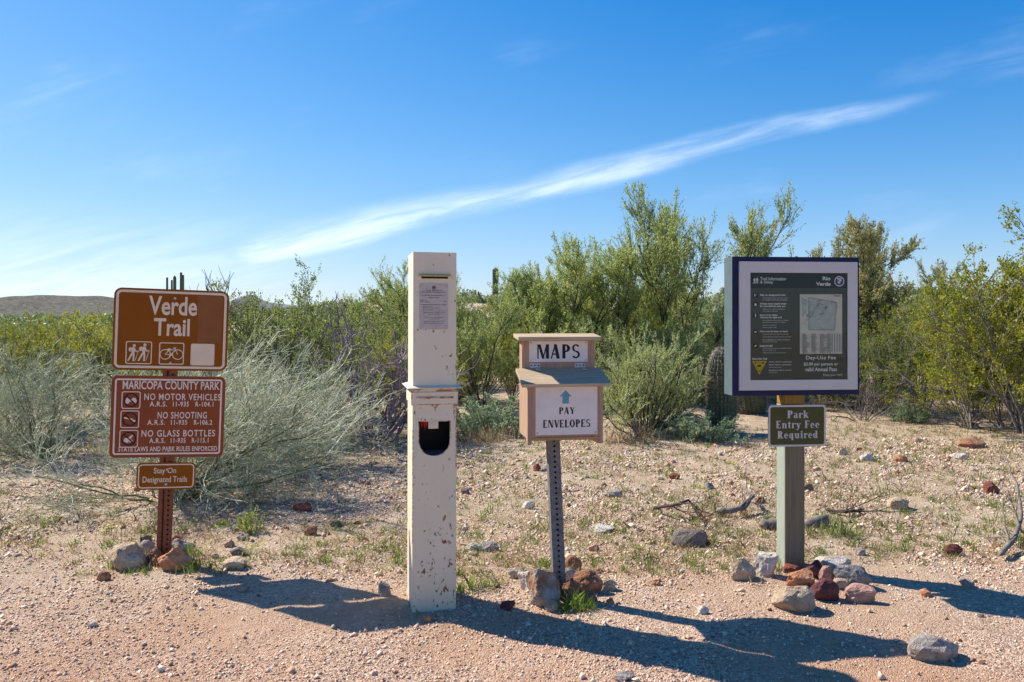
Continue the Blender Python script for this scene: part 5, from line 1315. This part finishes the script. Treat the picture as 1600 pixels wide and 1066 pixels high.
# ------------------------------------------------------------------ grass, litter, gravel
def blades(name, mat, spots, per, ln, wd, spread, tilt, seed, label):
    g = np.random.default_rng(seed); S_ = np.asarray(spots); n = len(S_)*per
    c = np.repeat(S_, per, 0); a = g.uniform(0, 6.28, n); rr = np.abs(g.normal(0, 1, n))*np.repeat(spread*np.ones(len(S_)), per)
    x_ = c[:, 0]+np.cos(a)*rr; y_ = c[:, 1]+np.sin(a)*rr; z_ = gz(x_, y_)-.004
    L_ = g.uniform(*ln, n)*np.repeat(S_[:, 2], per); b = g.uniform(0, 6.28, n); t = np.abs(g.normal(0, tilt, n))
    dr = np.stack([np.sin(t)*np.cos(b), np.sin(t)*np.sin(b), np.abs(np.cos(t))], 1); sd_ = nrm(np.cross(dr, g.normal(0, 1, (n, 3))))*(wd*.5)
    p = np.stack([x_, y_, z_], 1); m = p+dr*L_[:, None]*.55; e = p+dr*L_[:, None]+np.stack([np.cos(b), np.sin(b), -0.6*np.ones(n)], 1)*L_[:, None]*.15
    V = np.stack([p-sd_, p+sd_, m+sd_*.7, e, m-sd_*.7], 1).reshape(-1, 3)
    tag(link(name, mesh_np(name, V, np.arange(5*n).reshape(n, 5)), mat), label, None, None, 'stuff')
g = np.random.default_rng(5)
def scatter(n, ylo, yhi, thr, seed, keep=lambda x, y: True, sc=.8):
    out_ = []
    while len(out_) < n:
        d = ylo+(yhi-ylo)*g.uniform()**1.3; u = g.uniform(-.95, .95); x_ = u*d
        if vnoise(x_*sc, d*sc, seed)+.5*vnoise(x_*2.5*sc, d*2.5*sc, seed+1) < thr-.5*g.uniform()*.3: continue
        if not keep(x_, d): continue
        out_.append((x_, d, g.uniform(.6, 1.3)))
    return out_
flat_ = lambda x_, d: d > 3.95+1.0*vnoise(x_*1.1, 3.3, 8)+.5*g.uniform()**2 and not (x_ < -.9 and d > 5.2 and d < 7.4 and g.uniform() < .8)
blades('green_grass', 'fresh grass', scatter(2000, 4.0, 10, -.04, 51, flat_), 18, (.02, .06), .004, .030, .6, 61, 'sparse fresh green grass tufts over the flat')
blades('dry_grass', 'dry grass', scatter(2300, 4.0, 11, -.08, 71, flat_), 13, (.02, .07), .003, .045, .9, 62, 'dry straw coloured grass over the flat')
blades('russet_grass', 'russet grass', scatter(400, 4.0, 9, .08, 81, flat_), 22, (.02, .06), .003, .05, .8, 63, 'russet dried weeds in patches on the flat')
blades('litter', 'dry grass', scatter(7000, 3.9, 11, -.15, 91, flat_), 5, (.02, .06), .004, .09, 1.5, 64, 'dry stalks and leaf litter lying on the flat')
blades('dark_litter', 'brown twig', scatter(3000, 3.9, 11, -.10, 97, flat_), 4, (.02, .085), .005, .07, 1.5, 68, 'dark twig litter strewn over the flat')
tuft = [ground_px(a, b)+(s_,) for a, b, s_ in ((300, 868, 1.6), (306, 888, 1.9), (298, 896, 1.3), (895, 946, 1.8), (905, 950, 1.4), (925, 948, 1.0), (880, 949, 1.0), (720, 925, 1.3), (735, 918, 1.5), (755, 915, 1.2), (775, 912, 1.0), (1300, 838, 2.2), (1318, 836, 2.0), (1335, 842, 1.6), (175, 886, 1.2), (330, 892, 1.0))]
blades('tuft_grass', 'fresh grass', tuft, 55, (.03, .075), .003, .03, .55, 65, 'green grass tufts at the feet of the signs')
tall = [ground_px(a, b)+(s_,) for a, b, s_ in ((1555, 655, 1.6), (1580, 650, 1.8), (1535, 648, 1.3), (1600, 660, 1.8), (1390, 640, 1.1), (1420, 634, 1.2), (1450, 630, 1.2), (1360, 640, 1.0), (1480, 640, 1.0), (1270, 640, 1.0), (1300, 636, 1.1), (1230, 645, .8), (720, 690, 1.0), (750, 694, 1.0), (780, 690, 1.0), (960, 690, 1.0), (1000, 686, 1.1))]
blades('tall_dry_grass', 'dry grass', tall, 130, (.10, .24), .0035, .16, .45, 66, 'pale dry bunch grass along the foot of the scrub')
herb = scatter(70, 4.2, 7.5, .1, 95, flat_)
blades('weeds', 'limy leaf', herb, 26, (.015, .035), .011, .03, 1.0, 67, 'low leafy green weeds dotted over the flat')

def gravel():
    g = np.random.default_rng(15); n = 240000
    d = 1.95+6.5*g.uniform(size=n)**1.9; u = g.uniform(-.90, .90, n); x_ = u*d
    s_ = (.0022+.0055*g.uniform(size=n)**3.0+.013*(g.uniform(size=n) < .02)*g.uniform(size=n))*np.clip(d/3.2, .8, 2.0)
    kp = g.uniform(size=n) < .18+1.1*sstep(vnoise(x_*1.7, d*1.7, 33)+.5*vnoise(x_*4.5, d*4.5, 34), -.28, .22)
    x_, d, s_ = x_[kp], d[kp], s_[kp]; n = len(x_)
    z_ = gz(x_, d)+s_*.25
    T_ = np.array([(1,0,0),(-.5,.87,0),(-.5,-.87,0),(0,0,1),(0,0,-1)], float)
    F_ = np.array([(0,1,3),(1,2,3),(2,0,3),(1,0,4),(2,1,4),(0,2,4)])
    j = T_[None]*(1+g.normal(0, .28, (n, 5, 3)))+g.normal(0, .18, (n, 5, 3))
    j[..., 2] *= .75
    a = g.uniform(0, 6.28, n); ca, sa = np.cos(a)[:, None], np.sin(a)[:, None]
    xx = j[..., 0]*ca-j[..., 1]*sa; yy_ = j[..., 0]*sa+j[..., 1]*ca
    V = np.stack([x_[:, None]+xx*s_[:, None], d[:, None]+yy_*s_[:, None], z_[:, None]+j[..., 2]*s_[:, None]], -1).reshape(-1, 3)
    Fc = (np.arange(n)[:, None, None]*5+F_[None]).reshape(-1, 3)
    tag(link('gravel', mesh_np('gravel', V, Fc), 'pebble'), 'pinkish loose gravel strewn over the trail', None, None, 'stuff')
gravel()
